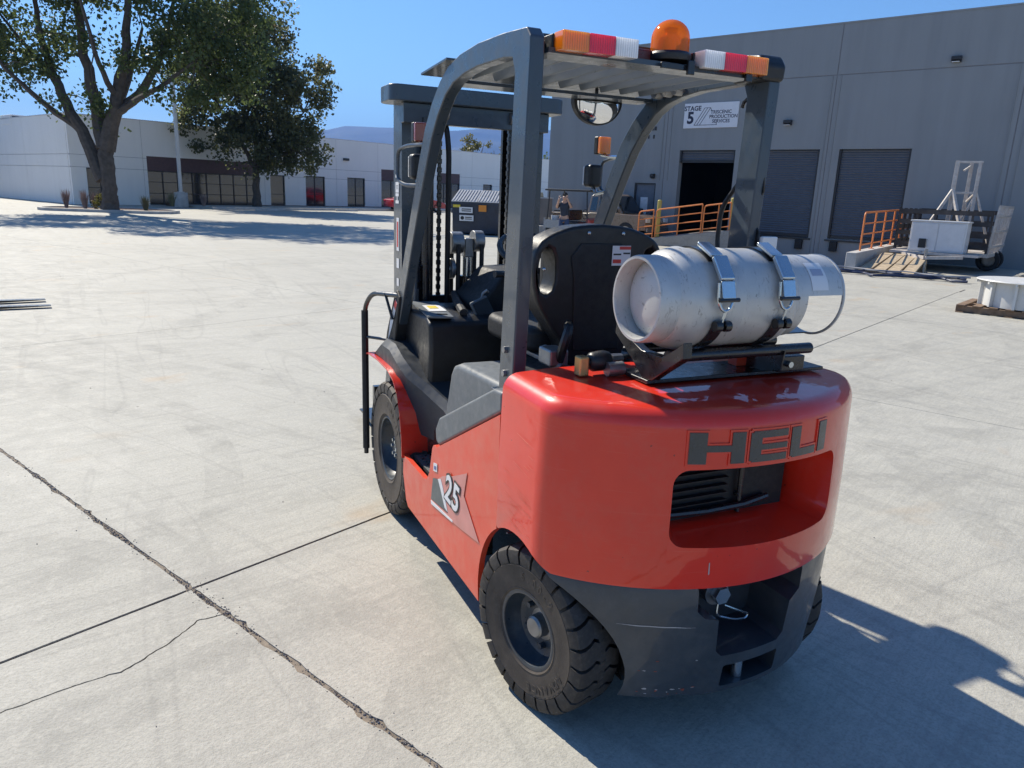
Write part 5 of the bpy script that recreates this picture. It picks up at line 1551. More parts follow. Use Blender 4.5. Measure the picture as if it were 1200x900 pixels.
# ================================================================== trees and planting
import numpy as np
def leaf_mat(name, c1, c2, c3, tl=.5):
    mt = bpy.data.materials.new(name); mt.use_nodes = True; nt = mt.node_tree; b = nt.nodes['Principled BSDF']
    at_ = nt.nodes.new('ShaderNodeAttribute'); at_.attribute_name = 'leaf_tint'
    c = mixc(nt, ramp(nt, at_.outputs['Fac'], [(0, 0), (.75, 1)]), c1, c2)
    c = mixc(nt, ramp(nt, at_.outputs['Fac'], [(.80, 0), (.95, 1)]), c, c3)
    nt.links.new(c, b.inputs['Base Color']); b.inputs['Roughness'].default_value = .5
    tr = nt.nodes.new('ShaderNodeBsdfTranslucent'); nt.links.new(c, tr.inputs['Color'])
    mx = nt.nodes.new('ShaderNodeMixShader'); mx.inputs[0].default_value = tl
    out = nt.nodes['Material Output']
    nt.links.new(b.outputs[0], mx.inputs[1]); nt.links.new(tr.outputs[0], mx.inputs[2]); nt.links.new(mx.outputs[0], out.inputs['Surface'])
    return mt
def leaves(name, centres, mat, parent, seed, per, spread, size, tint_fn=None):
    """centres: list of (x,y,z,r,tint): many small folded leaves gathered around twig ends"""
    rg = np.random.default_rng(seed)
    C = np.array([c[:3] for c in centres]); Rr = np.array([c[3] for c in centres]); T = np.array([c[4] for c in centres])
    n = len(C)*per
    idx = np.repeat(np.arange(len(C)), per)
    d = rg.normal(size=(n, 3)); d /= np.linalg.norm(d, axis=1)[:, None]
    P = C[idx]+d*(Rr[idx]*rg.uniform(.15, 1, n)**.6)[:, None]*np.array([1, 1, .75])*spread
    ax = rg.normal(size=(n, 3)); ax[:, 2] -= .5; ax /= np.linalg.norm(ax, axis=1)[:, None]
    rv = rg.normal(size=(n, 3)); s = np.cross(ax, rv); s /= np.linalg.norm(s, axis=1)[:, None]
    nn = np.cross(ax, s)
    L = size*rg.uniform(.6, 1.3, n)[:, None]; W = L*.36
    V = np.stack([P, P+ax*L*.5+s*W+nn*L*.08, P+ax*L, P+ax*L*.5-s*W+nn*L*.08], 1).reshape(-1, 3)
    me = bpy.data.meshes.new(name)
    me.vertices.add(n*4); me.vertices.foreach_set('co', V.ravel())
    me.loops.add(n*4); me.loops.foreach_set('vertex_index', np.arange(n*4))
    me.polygons.add(n); me.polygons.foreach_set('loop_start', np.arange(n)*4)
    at_ = me.attributes.new('leaf_tint', 'FLOAT', 'FACE')
    at_.data.foreach_set('value', np.clip(T[idx]+rg.normal(0, .12, n), 0, 1))
    me.update(); me.validate()
    return link(name, me, mat, parent)
M_bark = pmat('grey_brown_bark', (.085, .07, .058), .9, var=.35, vs=5, bump=1.0, bs=14)
M_leafA = leaf_mat('green_leaves', (.065, .095, .030), (.125, .160, .050), (.25, .23, .07))
M_leafB = leaf_mat('dark_green_and_russet_leaves', (.085, .105, .045), (.15, .155, .068), (.30, .20, .09), .6)
M_leafC = leaf_mat('olive_yellow_leaves', (.08, .085, .02), (.15, .14, .035), (.24, .19, .05))
M_leafD = leaf_mat('hedge_leaves', (.02, .035, .012), (.04, .06, .02), (.06, .075, .025))
LATV = Vector((cos(YAW), -sin(YAW), 0)); FWDV = Vector((sin(YAW), cos(YAW), 0))
def tree(name, label, base, limbs, blobs, leafm, seed, density, leaf, per=60, rot=0, cr=.75, thr=-.06):
    root = empty(name, base); fix(root, label, 'tree')
    lat = LATV; fwd = FWDV
    W = lambda a, f, z: Vector(lat*a+fwd*f)+Vector((0, 0, z))
    rg = random.Random(seed)
    tr = MB(); lm = []
    tips = []
    for k, (path, r0, r1) in enumerate(limbs):
        P = [W(*p_) for p_ in path]
        # smooth and roughen
        Q = []
        for i in range(len(P)-1):
            for j in range(5):
                t = j/5; v = P[i].lerp(P[i+1], t)
                Q.append(v+Vector((rg.gauss(0, .03), rg.gauss(0, .03), 0))*(1 if i+j else 0))
        Q.append(P[-1])
        rad = [r0+(r1-r0)*i/(len(Q)-1) for i in range(len(Q))]
        if k == 0:
            rad = [r_*(1+.35*max(0, 1-i/3.5)) for i, r_ in enumerate(rad)]
        q = MB(); q.tube(Q, rad, 10 if k < 4 else 6)
        q.build('trunk' if k == 0 else 'limb', M_bark, root)
    cs = []
    for (a, f, z, ra, rf, rz, tint, dens) in blobs:
        vol = ra*rf*rz*4.19
        for i in range(int(vol*density*dens)):
            while True:
                u = [rg.uniform(-1, 1) for _ in range(3)]
                d2 = sum(t*t for t in u)
                if d2 < 1 and rg.random() < .25+.75*d2: break
            c = W(a+u[0]*ra, f+u[1]*rf, z+u[2]*rz)
            if mnoise.noise(c*.55+Vector((seed, 0, 0)))+.5*mnoise.noise(c*1.3) < thr: continue
            tn = tint+.25*mnoise.noise(c*.8+Vector((0, seed, 0)))+.10*u[2]
            cs.append((*c, cr*rg.uniform(.6, 1.25), tn))
    # twigs reaching to a share of the clumps
    tw = MB()
    ends = [W(*l[0][-1]) for l in limbs[1:]]+[W(*l[0][len(l[0])//2]) for l in limbs[1:]]
    for c in cs[::5]:
        e = min(ends, key=lambda q_: (q_-Vector(c[:3])).length)
        if (e-Vector(c[:3])).length < 4.2:
            mid = e.lerp(Vector(c[:3]), .5)+Vector((rg.gauss(0, .15), rg.gauss(0, .15), .15))
            tw.tube([e, mid, c[:3]], [.035, .022, .008], 5, caps=False)
    if tw.v:
        o = tw.build('twigs', M_bark, root); o['kind'] = 'stuff'
    o = leaves('crown', cs, leafm, root, seed, per, 1.0, leaf)
    return root
# the big tree on the planting island
tree('broad_tree', 'big spreading green tree with several limbs standing on the kerbed planting island', (-4.0, 39.2, .1),
     [([(0, 0, -.1), (.05, 0, 1.0), (0, 0, 2.2), (.05, 0, 3.0)], .34, .34),
      ([(-.2, 0, 1.4), (-.9, .1, 3.2), (-1.9, .2, 5.2), (-2.5, .3, 7.0), (-2.7, .3, 9.2)], .34, .10),
      ([(0, 0, 2.8), (-.3, .2, 4.6), (-.75, .3, 7.5), (-.7, .2, 11.5)], .36, .12),
      ([(.1, 0, 2.8), (.75, -.2, 4.6), (1.5, -.3, 6.8), (2.0, -.4, 9.8)], .40, .12),
      ([(.4, -.1, 4.2), (1.8, .2, 5.3), (2.9, .4, 7.2), (3.6, .4, 9.4)], .25, .07),
      ([(.6, -.1, 4.3), (2.0, -.6, 5.0), (3.4, -.9, 5.6), (5.0, -1.2, 6.6)], .18, .05),
      ([(-1.1, .1, 3.6), (-2.6, -.3, 4.8), (-3.9, -.6, 6.2), (-5.0, -.8, 8.0)], .17, .04),
      ([(-1.5, .1, 4.4), (-2.4, .5, 6.0), (-3.6, .8, 7.2), (-5.2, 1.0, 9.2)], .15, .04),
      ([(.0, .3, 3.4), (.4, 1.6, 5.6), (1.0, 2.6, 8.6)], .24, .06),
      ([(.9, -.2, 4.9), (.7, -1.4, 6.8), (.4, -2.0, 9.8)], .16, .05)],
     [(-4.3, 0, 8.9, 3.7, 3.2, 2.7, .35, .9), (-3.3, -.2, 6.1, 1.5, 1.6, 1.1, .4, .8), (-.6, .2, 11.8, 3.6, 3.6, 2.6, .4, .9),
      (4.6, 0, 9.4, 3.9, 3.4, 2.9, .4, .95), (4.4, -.4, 6.7, 2.9, 2.4, 1.3, .45, .9), (6.5, -.3, 7.4, 2.0, 2.0, 1.6, .35, .8),
      (-.1, -.6, 5.9, .9, .9, 1.5, .62, .9), (.5, -.5, 4.3, 1.1, .9, .7, .35, .9), (-6.0, 0, 10.6, 2.6, 2.6, 2.4, .35, .9), (2.2, 0, 12.4, 3.8, 3.4, 2.3, .4, .8), (-1.3, -.8, 8.2, 1.5, 1.3, 1.5, .4, .7), (1.1, -.8, 7.6, 1.3, 1.2, 1.4, .45, .7), (2.5, -.6, 5.3, 1.6, 1.2, .8, .4, .8), (5.4, -.2, 6.2, 2.0, 1.8, 1.3, .45, .9), (-5.2, -.4, 7.2, 1.8, 1.6, 1.3, .4, .9), (-2.3, -.6, 4.7, 1.0, .9, .7, .4, .7)],
     M_leafA, 21, 1.55, .19, 70, cr=.82, thr=-.12)
# the darker tree closer to the white building
tree('round_tree', 'darker round tree with russet-tinged leaves in front of the white building entrance', (3.9, 51.0, .12),
     [([(0, 0, -.1), (.05, 0, 1.2), (0, 0, 2.6)], .26, .20),
      ([(0, 0, 2.4), (-1.2, .2, 4.6), (-2.6, .3, 6.8)], .15, .05), ([(0, 0, 2.4), (.2, 0, 5.4), (-.2, 0, 9.6)], .18, .05),
      ([(0, 0, 2.2), (1.6, -.2, 4.2), (3.4, -.3, 6.0)], .15, .04), ([(0, 0, 2.5), (.6, 1.2, 5.0), (.9, 2.2, 8.0)], .13, .04), ([(.8, 0, 3.2), (2.6, -.4, 3.6), (3.8, -.5, 3.4)], .08, .03)],
     [(-.6, 0, 8.3, 3.6, 3.4, 3.4, .45, 1), (1.9, 0, 6.3, 2.9, 2.8, 2.7, .5, 1), (2.6, -.2, 3.9, 2.3, 2.2, 1.7, .42, 1), (-2.6, 0, 5.4, 2.3, 2.2, 2.2, .5, .95),
      (3.6, 0, 8.0, 1.7, 1.6, 1.5, .55, .8), (.4, -.3, 4.0, 2.5, 2.2, 1.9, .48, 1), (-2.9, 0, 5.0, 1.9, 1.7, 1.6, .5, .9), (-3.2, 0, 7.6, 1.8, 1.7, 1.6, .5, .9), (-1.2, 0, 12.0, 2.6, 2.4, 1.9, .5, .9), (-4.2, 0, 9.6, 1.7, 1.6, 1.6, .5, .9), (1.0, 0, 10.8, 2.2, 2.2, 1.9, .5, .85), (-2.3, .2, 10.2, 1.8, 1.8, 1.6, .5, .8)],
     M_leafB, 33, 1.75, .22, 56, cr=.76, thr=-.18)
# olive trees far beyond the white building's roof
for nm, lb, az, dist, H_, wd, sd in (('far_tree', 'yellowish tree rising above the white building roof left of the right mast rail', 21.5, 105, 9.0, 2.6, 5),
                                     ('far_tree', 'yellowish tree beside the mast, lower than its neighbour above the roof', 23.4, 110, 8.2, 2.4, 6),
                                     ('far_tree', 'grey-green tree glimpsed between the guard pillar and the grey building', 26.3, 95, 6.6, 2.2, 7)):
    b_ = Vector((CAM.x+sin(R(az))*dist, CAM.y+cos(R(az))*dist, 0))
    tree(nm, lb, b_, [([(0, 0, 0), (.1, 0, H_*.35), (0, 0, H_*.6)], .2, .12), ([(0, 0, H_*.4), (-.8, 0, H_*.7), (-1.0, 0, H_*.9)], .1, .03), ([(0, 0, H_*.45), (.8, 0, H_*.7), (1.2, 0, H_*.9)], .1, .03)],
         [(0, 0, H_*.66, wd, wd, H_*.22, .5, 1), (-.5, 0, H_*.86, wd*.6, wd*.6, H_*.14, .6, 1), (wd*.5, 0, H_*.74, wd*.6, wd*.6, H_*.2, .5, 1)], M_leafC if sd < 7 else M_leafA, sd, 1.6, .3, 30, cr=.6)

# planting island, kerbs, sidewalk
M_mulch = pmat('bark_mulch', (.13, .08, .055), .95, var=.5, vs=7, bump=.8, bs=30)
isl = rrect(-3.1, 3.1, -1.5, 1.7, 1.2, 8)
q = MB(); n = len(isl)
inn = [(x*(1-.17/3.1), y*(1-.17/1.6)) for x, y in isl]
for P, z in ((isl, -.015), (isl, .13), (inn, .14), (inn, .06)): q.v += [(x, y, z) for x, y in P]
for j in range(3):
    for i in range(n): q.face((j*n+i, j*n+(i+1) % n, (j+1)*n+(i+1) % n, (j+1)*n+i))
pi_ = empty('planting_island', (-4.1, 40.3, 0), R(-20)); pi_['kind'] = 'structure'
q.build('kerb', M_curb, pi_, angle=30)
q = MB(); q.v = [(x, y, .085) for x, y in inn]; q.face(tuple(range(n))); q.build('mulch_bed', M_mulch, pi_, smooth=False)
sw_ = empty('sidewalk', OL_, R(25.5)); sw_['kind'] = 'structure'
q = MB(); q.mm(.0, 23, -6.0, -5.85, -.014, .135); q.build('kerb', M_curb, sw_, bevel=.02)
q = MB(); q.mm(.0, 23, -5.849, -2.2, -.014, .13); q.build('walk', M_conc, sw_, smooth=False)
q = MB(); q.mm(.0, 23, -2.199, -.02, -.014, .12); q.build('bed', M_mulch, sw_, smooth=False)
for x, lb in ((3.2, 'concrete wheel stop in front of the dark entrance windows'), (9.2, 'concrete wheel stop below the clipped hedge')):
    o = MB(); o.prism([(-.09, 0), (.09, 0), (.06, .11), (-.06, .11)], 0, -.9, .9)
    e = empty('wheel_stop', OL_+EB*x-EA*(-6.9)+Vector((0, 0, -.014)), R(25.5)); fix(e, lb, 'wheel stop'); o.build('block', M_curb, e, bevel=.015)
# ornamental grasses
M_grassp = pmat('pinkish_grass', (.30, .22, .19), .8, var=.3, vs=3); M_grassg = pmat('grey_green_grass', (.17, .17, .09), .8, var=.3, vs=3); M_bushy = M_leafC
rgg = random.Random(8)
for i, (x, y, z, h, w_, mt_, lb) in enumerate(((-6.0, 41.0, .09, .95, .45, M_grassp, 'pinkish grass tuft at the left end of the planting island'),
        (-5.15, 40.4, .09, .95, .5, M_grassp, 'pinkish grass tuft beside the broad tree, second from the left'), (-4.75, 40.9, .09, .85, .45, M_grassp, 'pinkish grass tuft close against the broad tree trunk'),
        (-2.5, 40.5, .09, .75, .6, M_grassg, 'grey-green grass tuft right of the broad tree trunk'), (-1.25, 47.6, .13, .85, .7, M_grassg, 'grey-green grass tuft left of the lamp post'),
        (.55, 48.6, .13, .75, .55, M_grassp, 'reddish grass tuft right of the lamp post'))):
    e = empty('grass_tuft', (x, y, z)); fix(e, lb, 'grass tuft', 'ornamental grasses')
    q = MB()
    for k in range(130):
        a = rgg.uniform(0, 2*pi); r_ = w_*rgg.random()**.7*.6; hh = h*rgg.uniform(.55, 1.05)
        b0 = Vector((cos(a)*r_*.25, sin(a)*r_*.25, 0)); b1 = Vector((cos(a)*r_*.6, sin(a)*r_*.6, hh*.6)); b2 = Vector((cos(a)*r_*1.1, sin(a)*r_*1.1, hh))
        t = Vector((-sin(a), cos(a), 0))*.014
        q.add([b0-t, b0+t, b1+t, b1-t, b2], [(0, 1, 2, 3), (3, 2, 4)])
    q.build('blades', mt_, e, smooth=False)['kind'] = 'stuff'
sh = empty('low_shrub', (-4.3, 39.9, .09)); fix(sh, 'small yellow-green shrub at the foot of the broad tree', 'shrub')
q = MB()
for k in range(5): q.tube([(0, 0, 0), (rgg.uniform(-.3, .3), rgg.uniform(-.3, .3), .5)], [.015, .006], 5)
q.build('stem', M_bark, sh)
leaves('foliage', [(rgg.gauss(0, .18), rgg.gauss(0, .18), rgg.uniform(.15, .65), .2, .5) for k in range(22)], M_leafC, sh, 4, 26, 1, .10)
hd = empty('clipped_hedge', OL_+EB*9.3-EA*1.2+Vector((0, 0, .12)), R(25.5)); fix(hd, 'low dark clipped hedge under the windows of the white building', 'hedge')
q = MB()
for k in range(9): q.cyl((-1.8+.45*k, 0, 0), (-1.8+.45*k, 0, .4), .02, n=5)
q.build('stem', M_bark, hd)
leaves('foliage', [(rgg.uniform(-2.0, 2.0), rgg.uniform(-.5, .5), rgg.uniform(.08, .55), .2, .4) for k in range(260)], M_leafD, hd, 9, 24, 1, .11)
# ---- car-park lamp post
M_pole = pmat('galvanised_pole', (.55, .56, .56), .5, metal=.3, var=.06)
lp = empty('lamp_post', (-.7, 49.4, .0), R(25.5)); fix(lp, 'slim pale square lamp post on a round concrete base between the two trees', 'lamp post')
q = MB(); q.lathe([(0, 0), (.40, 0), (.40, .86), (.38, .90), (0, .91)], n=24); q.build('base', M_curb, lp)
q = MB(); q.mm(-.085, .085, -.085, .085, .91, 7.6); q.build('pole', M_pole, lp, bevel=.012)
q = MB(); q.mm(-.16, .16, -.16, .16, .91, .94); q.build('base_plate', M_pole, lp, smooth=False)
q = MB(); q.mm(-1.0, 1.0, -.05, .05, 7.6, 7.68); q.build('arm', M_pole, lp, smooth=False)
for s_ in (-1, 1):
    q = MB(); q.mm(s_*.6, s_*1.3, -.22, .22, 7.64, 7.82); hh = q.build('lamp_head', M_pole, lp, bevel=.03)
    q = MB(); q.mm(s_*.68, s_*1.22, -.16, .16, 7.62, 7.639); q.build('lens', M_lw, hh, smooth=False)

# ================================================================== vehicles in the background
def veh_wheel(parent, x, y, r, w, sx):
    q = MB(); q.lathe([(r*.62, -w/2), (r*.94, -w/2), (r, -w*.35), (r, w*.35), (r*.94, w/2), (r*.62, w/2)], (x, y, r), (0, 1, 0), 24); t = q.build('wheel', M_black, parent)
    q = MB(); q.lathe([(r*.62, w*.46), (r*.5, w*.40), (r*.2, w*.46), (0, w*.47)], (x, y, r), (0, sx, 0), 20); q.build('rim', M_steeld, t)
def side_ring(prof, secs):
    """loft a side profile (x,z) across y: secs = [(y, scale_top_inset)]"""
    q = MB(); n = len(prof)
    for y, f in secs: q.v += [(f(x, z)[0], y, f(x, z)[1]) for x, z in prof]
    for j in range(len(secs)-1):
        for i in range(n): q.face((j*n+i, j*n+(i+1) % n, (j+1)*n+(i+1) % n, (j+1)*n+i))
    q.face(tuple(range(n))[::-1]); q.face(tuple((len(secs)-1)*n+i for i in range(n)))
    return q
idn = lambda x, z: (x, z)
# red car parked by the white building (x forward in its own frame)
M_carred = pmat('red_car_paint', (.42, .02, .03), .25, coat=.8, var=.04)
rcx = empty('red_car', (15.6, 53.6, 0), R(25.5-14)); fix(rcx, 'red parked saloon car in front of the white building', 'car')
prof = [(-2.25, .30), (-2.28, .55), (-2.22, .82), (-1.9, .93), (-1.2, .97), (1.0, .92), (1.7, .80), (2.15, .66), (2.25, .48), (2.2, .28)]
q = side_ring(prof, [(-.86, lambda x, z: (x*.97, z)), (-.80, idn), (.80, idn), (.86, lambda x, z: (x*.97, z))]); bd = q.build('body', M_carred, rcx, bevel=.04, seg=3)
gh = [(-1.55, .94), (-1.0, 1.33), (-.55, 1.43), (.1, 1.42), (.55, 1.30), (1.15, .92)]
q = side_ring(gh, [(-.76, idn), (-.60, lambda x, z: (x*.97, z)), (.60, lambda x, z: (x*.97, z)), (.76, idn)])
q = MB(); n = len(gh)
for y, t in ((-.78, 0), (.78, 0)):
    q.v += [(x, y*(1-.22*max(0, (z-.93))/.5), z) for x, z in gh]
for i in range(n): q.face((i, (i+1) % n, n+(i+1) % n, n+i))
q.face(tuple(range(n))[::-1]); q.face(tuple(range(n, 2*n))); q.build('roof', M_carred, rcx, bevel=.03)
for sy in (-1, 1):
    yy = lambda z: sy*(.785*(1-.22*max(0, z-.93)/.5)+.004)
    for w3 in ([(-1.25, .99), (-.92, 1.28), (-.45, 1.36), (-.38, .99)], [(-.30, .99), (-.37, 1.36), (.08, 1.35), (.45, 1.25), (.85, .99)]):
        q = MB(); q.v = [(x, yy(z), z) for x, z in w3]; q.face(tuple(range(len(w3)))); q.build('side_window', M_glass, rcx, smooth=False)
    for x in (-1.35, 1.4): veh_wheel(rcx, x, sy*.76, .32, .2, sy)
    q = MB(); q.mm(-2.275, -2.18, sy*.50, sy*.80, .68, .82); q.build('tail_lamp', M_lr, rcx, bevel=.02)
    q = MB(); q.mm(2.12, 2.245, sy*.48, sy*.80, .56, .68); q.build('headlamp', M_lw, rcx, bevel=.02)
q = MB(); q.v = [(1.12, -.66, .95), (1.12, .66, .95), (.58, .57, 1.295), (.58, -.57, 1.295)]; q.face((0, 1, 2, 3)); q.xf(Matrix.Translation((.012, 0, .012))); q.build('windscreen', M_glass, rcx, smooth=False)
q = MB(); q.v = [(-1.5, -.66, .975), (-1.5, .66, .975), (-1.02, .57, 1.315), (-1.02, -.57, 1.315)]; q.face((0, 1, 2, 3)); q.xf(Matrix.Translation((-.012, 0, .012))); q.build('rear_window', M_glass, rcx, smooth=False)

# tan pickup by the ramp
M_tan = pmat('tan_pickup_paint', (.20, .135, .085), .32, coat=.6, var=.08, vs=3, dust=.15)
pk = empty('pickup_truck', RL(-6.55, -1.15), TH); fix(pk, 'tan brown pickup truck parked along the grey building behind the cart', 'pickup truck')
body = [(-2.15, .42), (-2.2, .95), (-.35, .98), (-.3, 1.0), (.95, 1.02), (1.95, .98), (2.12, .88), (2.18, .45)]
q = side_ring(body, [(-.86, lambda x, z: (x*.985, z)), (-.82, idn), (.82, idn), (.86, lambda x, z: (x*.985, z))]); q.build('body', M_tan, pk, bevel=.03, seg=3)
cabp = [(-.45, .99), (-.38, 1.62), (-.25, 1.72), (.45, 1.72), (.62, 1.66), (1.15, 1.01)]
q = MB(); n = len(cabp)
for s_ in (-1, 1): q.v += [(x, s_*(.80-.14*(z-1)/.7), z) for x, z in cabp]
for i in range(n): q.face((i, (i+1) % n, n+(i+1) % n, n+i))
q.face(tuple(range(n))[::-1]); q.face(tuple(range(n, 2*n))); q.build('cab', M_tan, pk, bevel=.03)
for sy in (-1, 1):
    yy = lambda z: sy*(.806-.14*(z-1)/.7)
    for w3 in ([(-.34, 1.08), (-.30, 1.58), (-.05, 1.60), (-.05, 1.08)], [(.03, 1.08), (.03, 1.60), (.44, 1.60), (.58, 1.52), (.93, 1.08)]):
        q = MB(); q.v = [(x, yy(z), z) for x, z in w3]; q.face(tuple(range(len(w3)))); q.build('side_window', M_glass, pk, smooth=False)
    for x in (-1.35, 1.35): veh_wheel(pk, x, sy*.78, .36, .22, sy)
    q = MB(); q.mm(.80, .95, sy*.86, sy*1.0, 1.08, 1.22); q.build('wing_mirror', M_plast, pk, bevel=.02)
    q = MB(); q.mm(2.08, 2.185, sy*.52, sy*.80, .74, .90); q.build('headlamp', M_lw, pk, bevel=.02)
    q = MB(); q.mm(-2.215, -2.12, sy*.70, sy*.84, .60, .92); q.build('tail_lamp', M_lr, pk, bevel=.02)
q = MB(); q.v = [(1.13, -.70, 1.04), (1.13, .70, 1.04), (.64, .63, 1.64), (.64, -.63, 1.64)]; q.face((0, 1, 2, 3)); q.xf(Matrix.Translation((.014, 0, .010))); q.build('windscreen', mt_w if False else M_glass, pk, smooth=False)
q = MB(); q.mm(-2.1, -.5, -.72, .72, .9805, 1.02); q.build('bed_cover', M_plast, pk, smooth=False)
q = MB(); q.mm(2.16, 2.24, -.8, .8, .40, .56); q.build('bumper', M_steeld, pk, bevel=.03)

# utility cart with a roof
ct = empty('utility_cart', RL(-5.25, -5.35), TH+R(6)); fix(ct, 'small open utility cart with a dark roof frame near the person', 'cart')
q = MB(); q.mm(-.75, .80, -.5, .5, .36, .52); q.build('chassis', M_plast, ct, bevel=.03)
q = MB(); q.mm(-.80, -.05, -.55, .55, .53, .60); q.mm(-.80, -.76, -.55, .55, .60, .85); q.mm(-.76, -.05, -.55, -.52, .60, .80); q.mm(-.76, -.05, .52, .55, .60, .80); q.build('load_bed', M_steeld, ct, smooth=False)
q = MB(); q.mm(.05, .45, -.45, .45, .53, .78); q.build('bench_seat', M_blackm, ct, bevel=.04)
q = MB(); q.mm(.02, .12, -.45, .45, .80, 1.15); q.build('seat_backrest', M_blackm, ct, bevel=.03)
q = MB(); q.prism([(.78, .40), (.98, .45), (.92, .85), (.78, .92)], 1, -.5, .5); q.build('cowl', pmat('red_cart_cowl', (.45, .05, .03), .4, coat=.4), ct, bevel=.03)
for x in (-.72, .85):
    for y in (-.5, .5):
        q = MB(); q.cyl((x, y, .5), (x*.9, y*.96, 1.74), .022, n=8); q.build('roof_post', M_blackm, ct)
q = MB(); q.mm(-.80, .92, -.56, .56, 1.74, 1.80); q.build('roof', M_plast, ct, bevel=.02)
q = MB(); q.tube([(.72, -.2, .88), (.58, -.2, 1.02)], .018, 8); q.tube([(.58+.02*cos(a), -.2+.15*cos(a), 1.02+.15*sin(a)) for a in [i*2*pi/20 for i in range(20)]], .012, 6, closed=True); q.build('steering_wheel', M_plast, ct)
for x in (-.5, .62):
    for sy in (-1, 1): veh_wheel(ct, x, sy*.48, .23, .18, sy)
for lb, x, y, sx_, mt_ in (('white bucket standing in the bed of the utility cart', -.55, -.2, .15, M_white_l), ):
    e = empty('bucket', ct.matrix_basis @ Vector((x, y, .60)), TH); fix(e, lb, 'bucket')
    q = MB(); q.lathe([(0, 0), (.12, 0), (.15, .32), (.155, .34), (.145, .34), (.12, .02)], n=18); q.build('pail', mt_, e)
    q = MB(); q.tube([(.15*cos(a), 0, .33+.1*sin(a)) for a in [i*pi/10 for i in range(11)]], .004, 5); q.build('handle', M_steel, e)

# person beside the cart, arms raised
pe = empty('person', RL(-4.98, -6.2), TH+R(200)); fix(pe, 'person in a dark top and blue jeans, arms raised, standing by the utility cart', 'person')
M_skin = pmat('skin', (.45, .27, .19), .5, var=.06); M_top = pmat('dark_top_cloth', (.03, .035, .05), .9, var=.2, vs=9); M_jean = pmat('blue_jeans_cloth', (.035, .06, .13), .9, var=.2, vs=9)
M_hair = pmat('dark_hair', (.025, .018, .012), .6); M_shoe = pmat('dark_shoe', (.03, .03, .03), .6)
def skinned(name, verts, edges, radii, mat, parent, root=0, sub=2):
    me = bpy.data.meshes.new(name); me.from_pydata(verts, edges, [])
    o = link(name, me, mat, parent)
    sk = o.modifiers.new('skin', 'SKIN'); sk.use_smooth_shade = True
    lay = me.skin_vertices[0].data if me.skin_vertices else None
    if lay is None:
        bm = bmesh.new(); bm.from_mesh(me); bm.verts.layers.skin.verify(); bm.to_mesh(me); bm.free(); lay = me.skin_vertices[0].data
    for i, r_ in enumerate(radii):
        lay[i].radius = r_ if isinstance(r_, tuple) else (r_, r_); lay[i].use_root = (i == root)
    sb = o.modifiers.new('sub', 'SUBSURF'); sb.levels = sub; sb.render_levels = sub
    return o
# y is front
V = [(0, 0, .88), (0, 0, 1.02), (0, .0, 1.20), (0, 0, 1.34), (0, .01, 1.42), (0, .03, 1.50), (0, .04, 1.60),
     (.16, 0, 1.33), (.24, .10, 1.20), (.14, .24, 1.42), (.11, .26, 1.50),
     (-.16, 0, 1.33), (-.25, .08, 1.22), (-.17, .20, 1.44), (-.14, .22, 1.52),
     (.09, 0, .82), (.10, .02, .45), (.10, -.01, .09), (.10, .12, .03),
     (-.09, 0, .82), (-.11, .04, .46), (-.12, .02, .09), (-.12, .15, .03)]
E = [(0, 1), (1, 2), (2, 3), (3, 4), (4, 5), (5, 6), (3, 7), (7, 8), (8, 9), (9, 10), (3, 11), (11, 12), (12, 13), (13, 14), (0, 15), (15, 16), (16, 17), (17, 18), (0, 19), (19, 20), (20, 21), (21, 22)]
Rd = [(.15, .10), (.13, .095), (.15, .105), (.13, .09), .05, .082, .075, .055, .045, .034, .035, .055, .045, .034, .035, .085, .062, .045, .04, .085, .062, .045, .04]
skinned('body', V, E, Rd, M_skin, pe)
skinned('top', [(0, 0, .90)]+V[1:4]+[V[4]]+[V[7], V[8], V[11], V[12]], [(0, 1), (1, 2), (2, 3), (3, 4), (3, 5), (5, 6), (3, 7), (7, 8)], [(.165, .115), (.145, .11), (.165, .12), (.14, .10), .058, .066, .055, .066, .055], M_top, pe)
skinned('jeans', [(0, 0, .93), V[15], V[16], (.10, -.005, .12), V[19], V[20], (-.12, .022, .12)], [(0, 1), (1, 2), (2, 3), (0, 4), (4, 5), (5, 6)], [(.158, .112), .094, .074, .06, .094, .074, .06], M_jean, pe)
q = MB(); q.sphere((0, .015, 1.60), .092, 16, 12, (.95, 1.0, 1.05))
q.v = [(x, y-(.03 if y > .05 else 0), z+.012) for x, y, z in q.v]; q.build('hair', M_hair, pe)
for sx in (-1, 1):
    q = MB(); q.sphere((sx*.11, .06, .045), .06, 12, 8, (.75, 2.0, .75)); q.build('shoe', M_shoe, pe)
    for k in range(4):
        q = MB(); bx2 = (.095+.014*k)*sx*(1 if sx > 0 else 1.15); hz = 1.50 if sx > 0 else 1.52; hy = .26 if sx > 0 else .22
        q.tube([(bx2, hy, hz+.02), (bx2*.97, hy-.01, hz+.06), (bx2*.93, hy-.03, hz+.09-.006*abs(k-1.5))], [.009, .008, .006], 6); q.build('finger', M_skin, pe)
    q = MB(); q.tube([(sx*.08, (.26 if sx > 0 else .22), hz), (sx*.065, .23, hz+.04)], [.010, .007], 6); q.build('thumb', M_skin, pe)

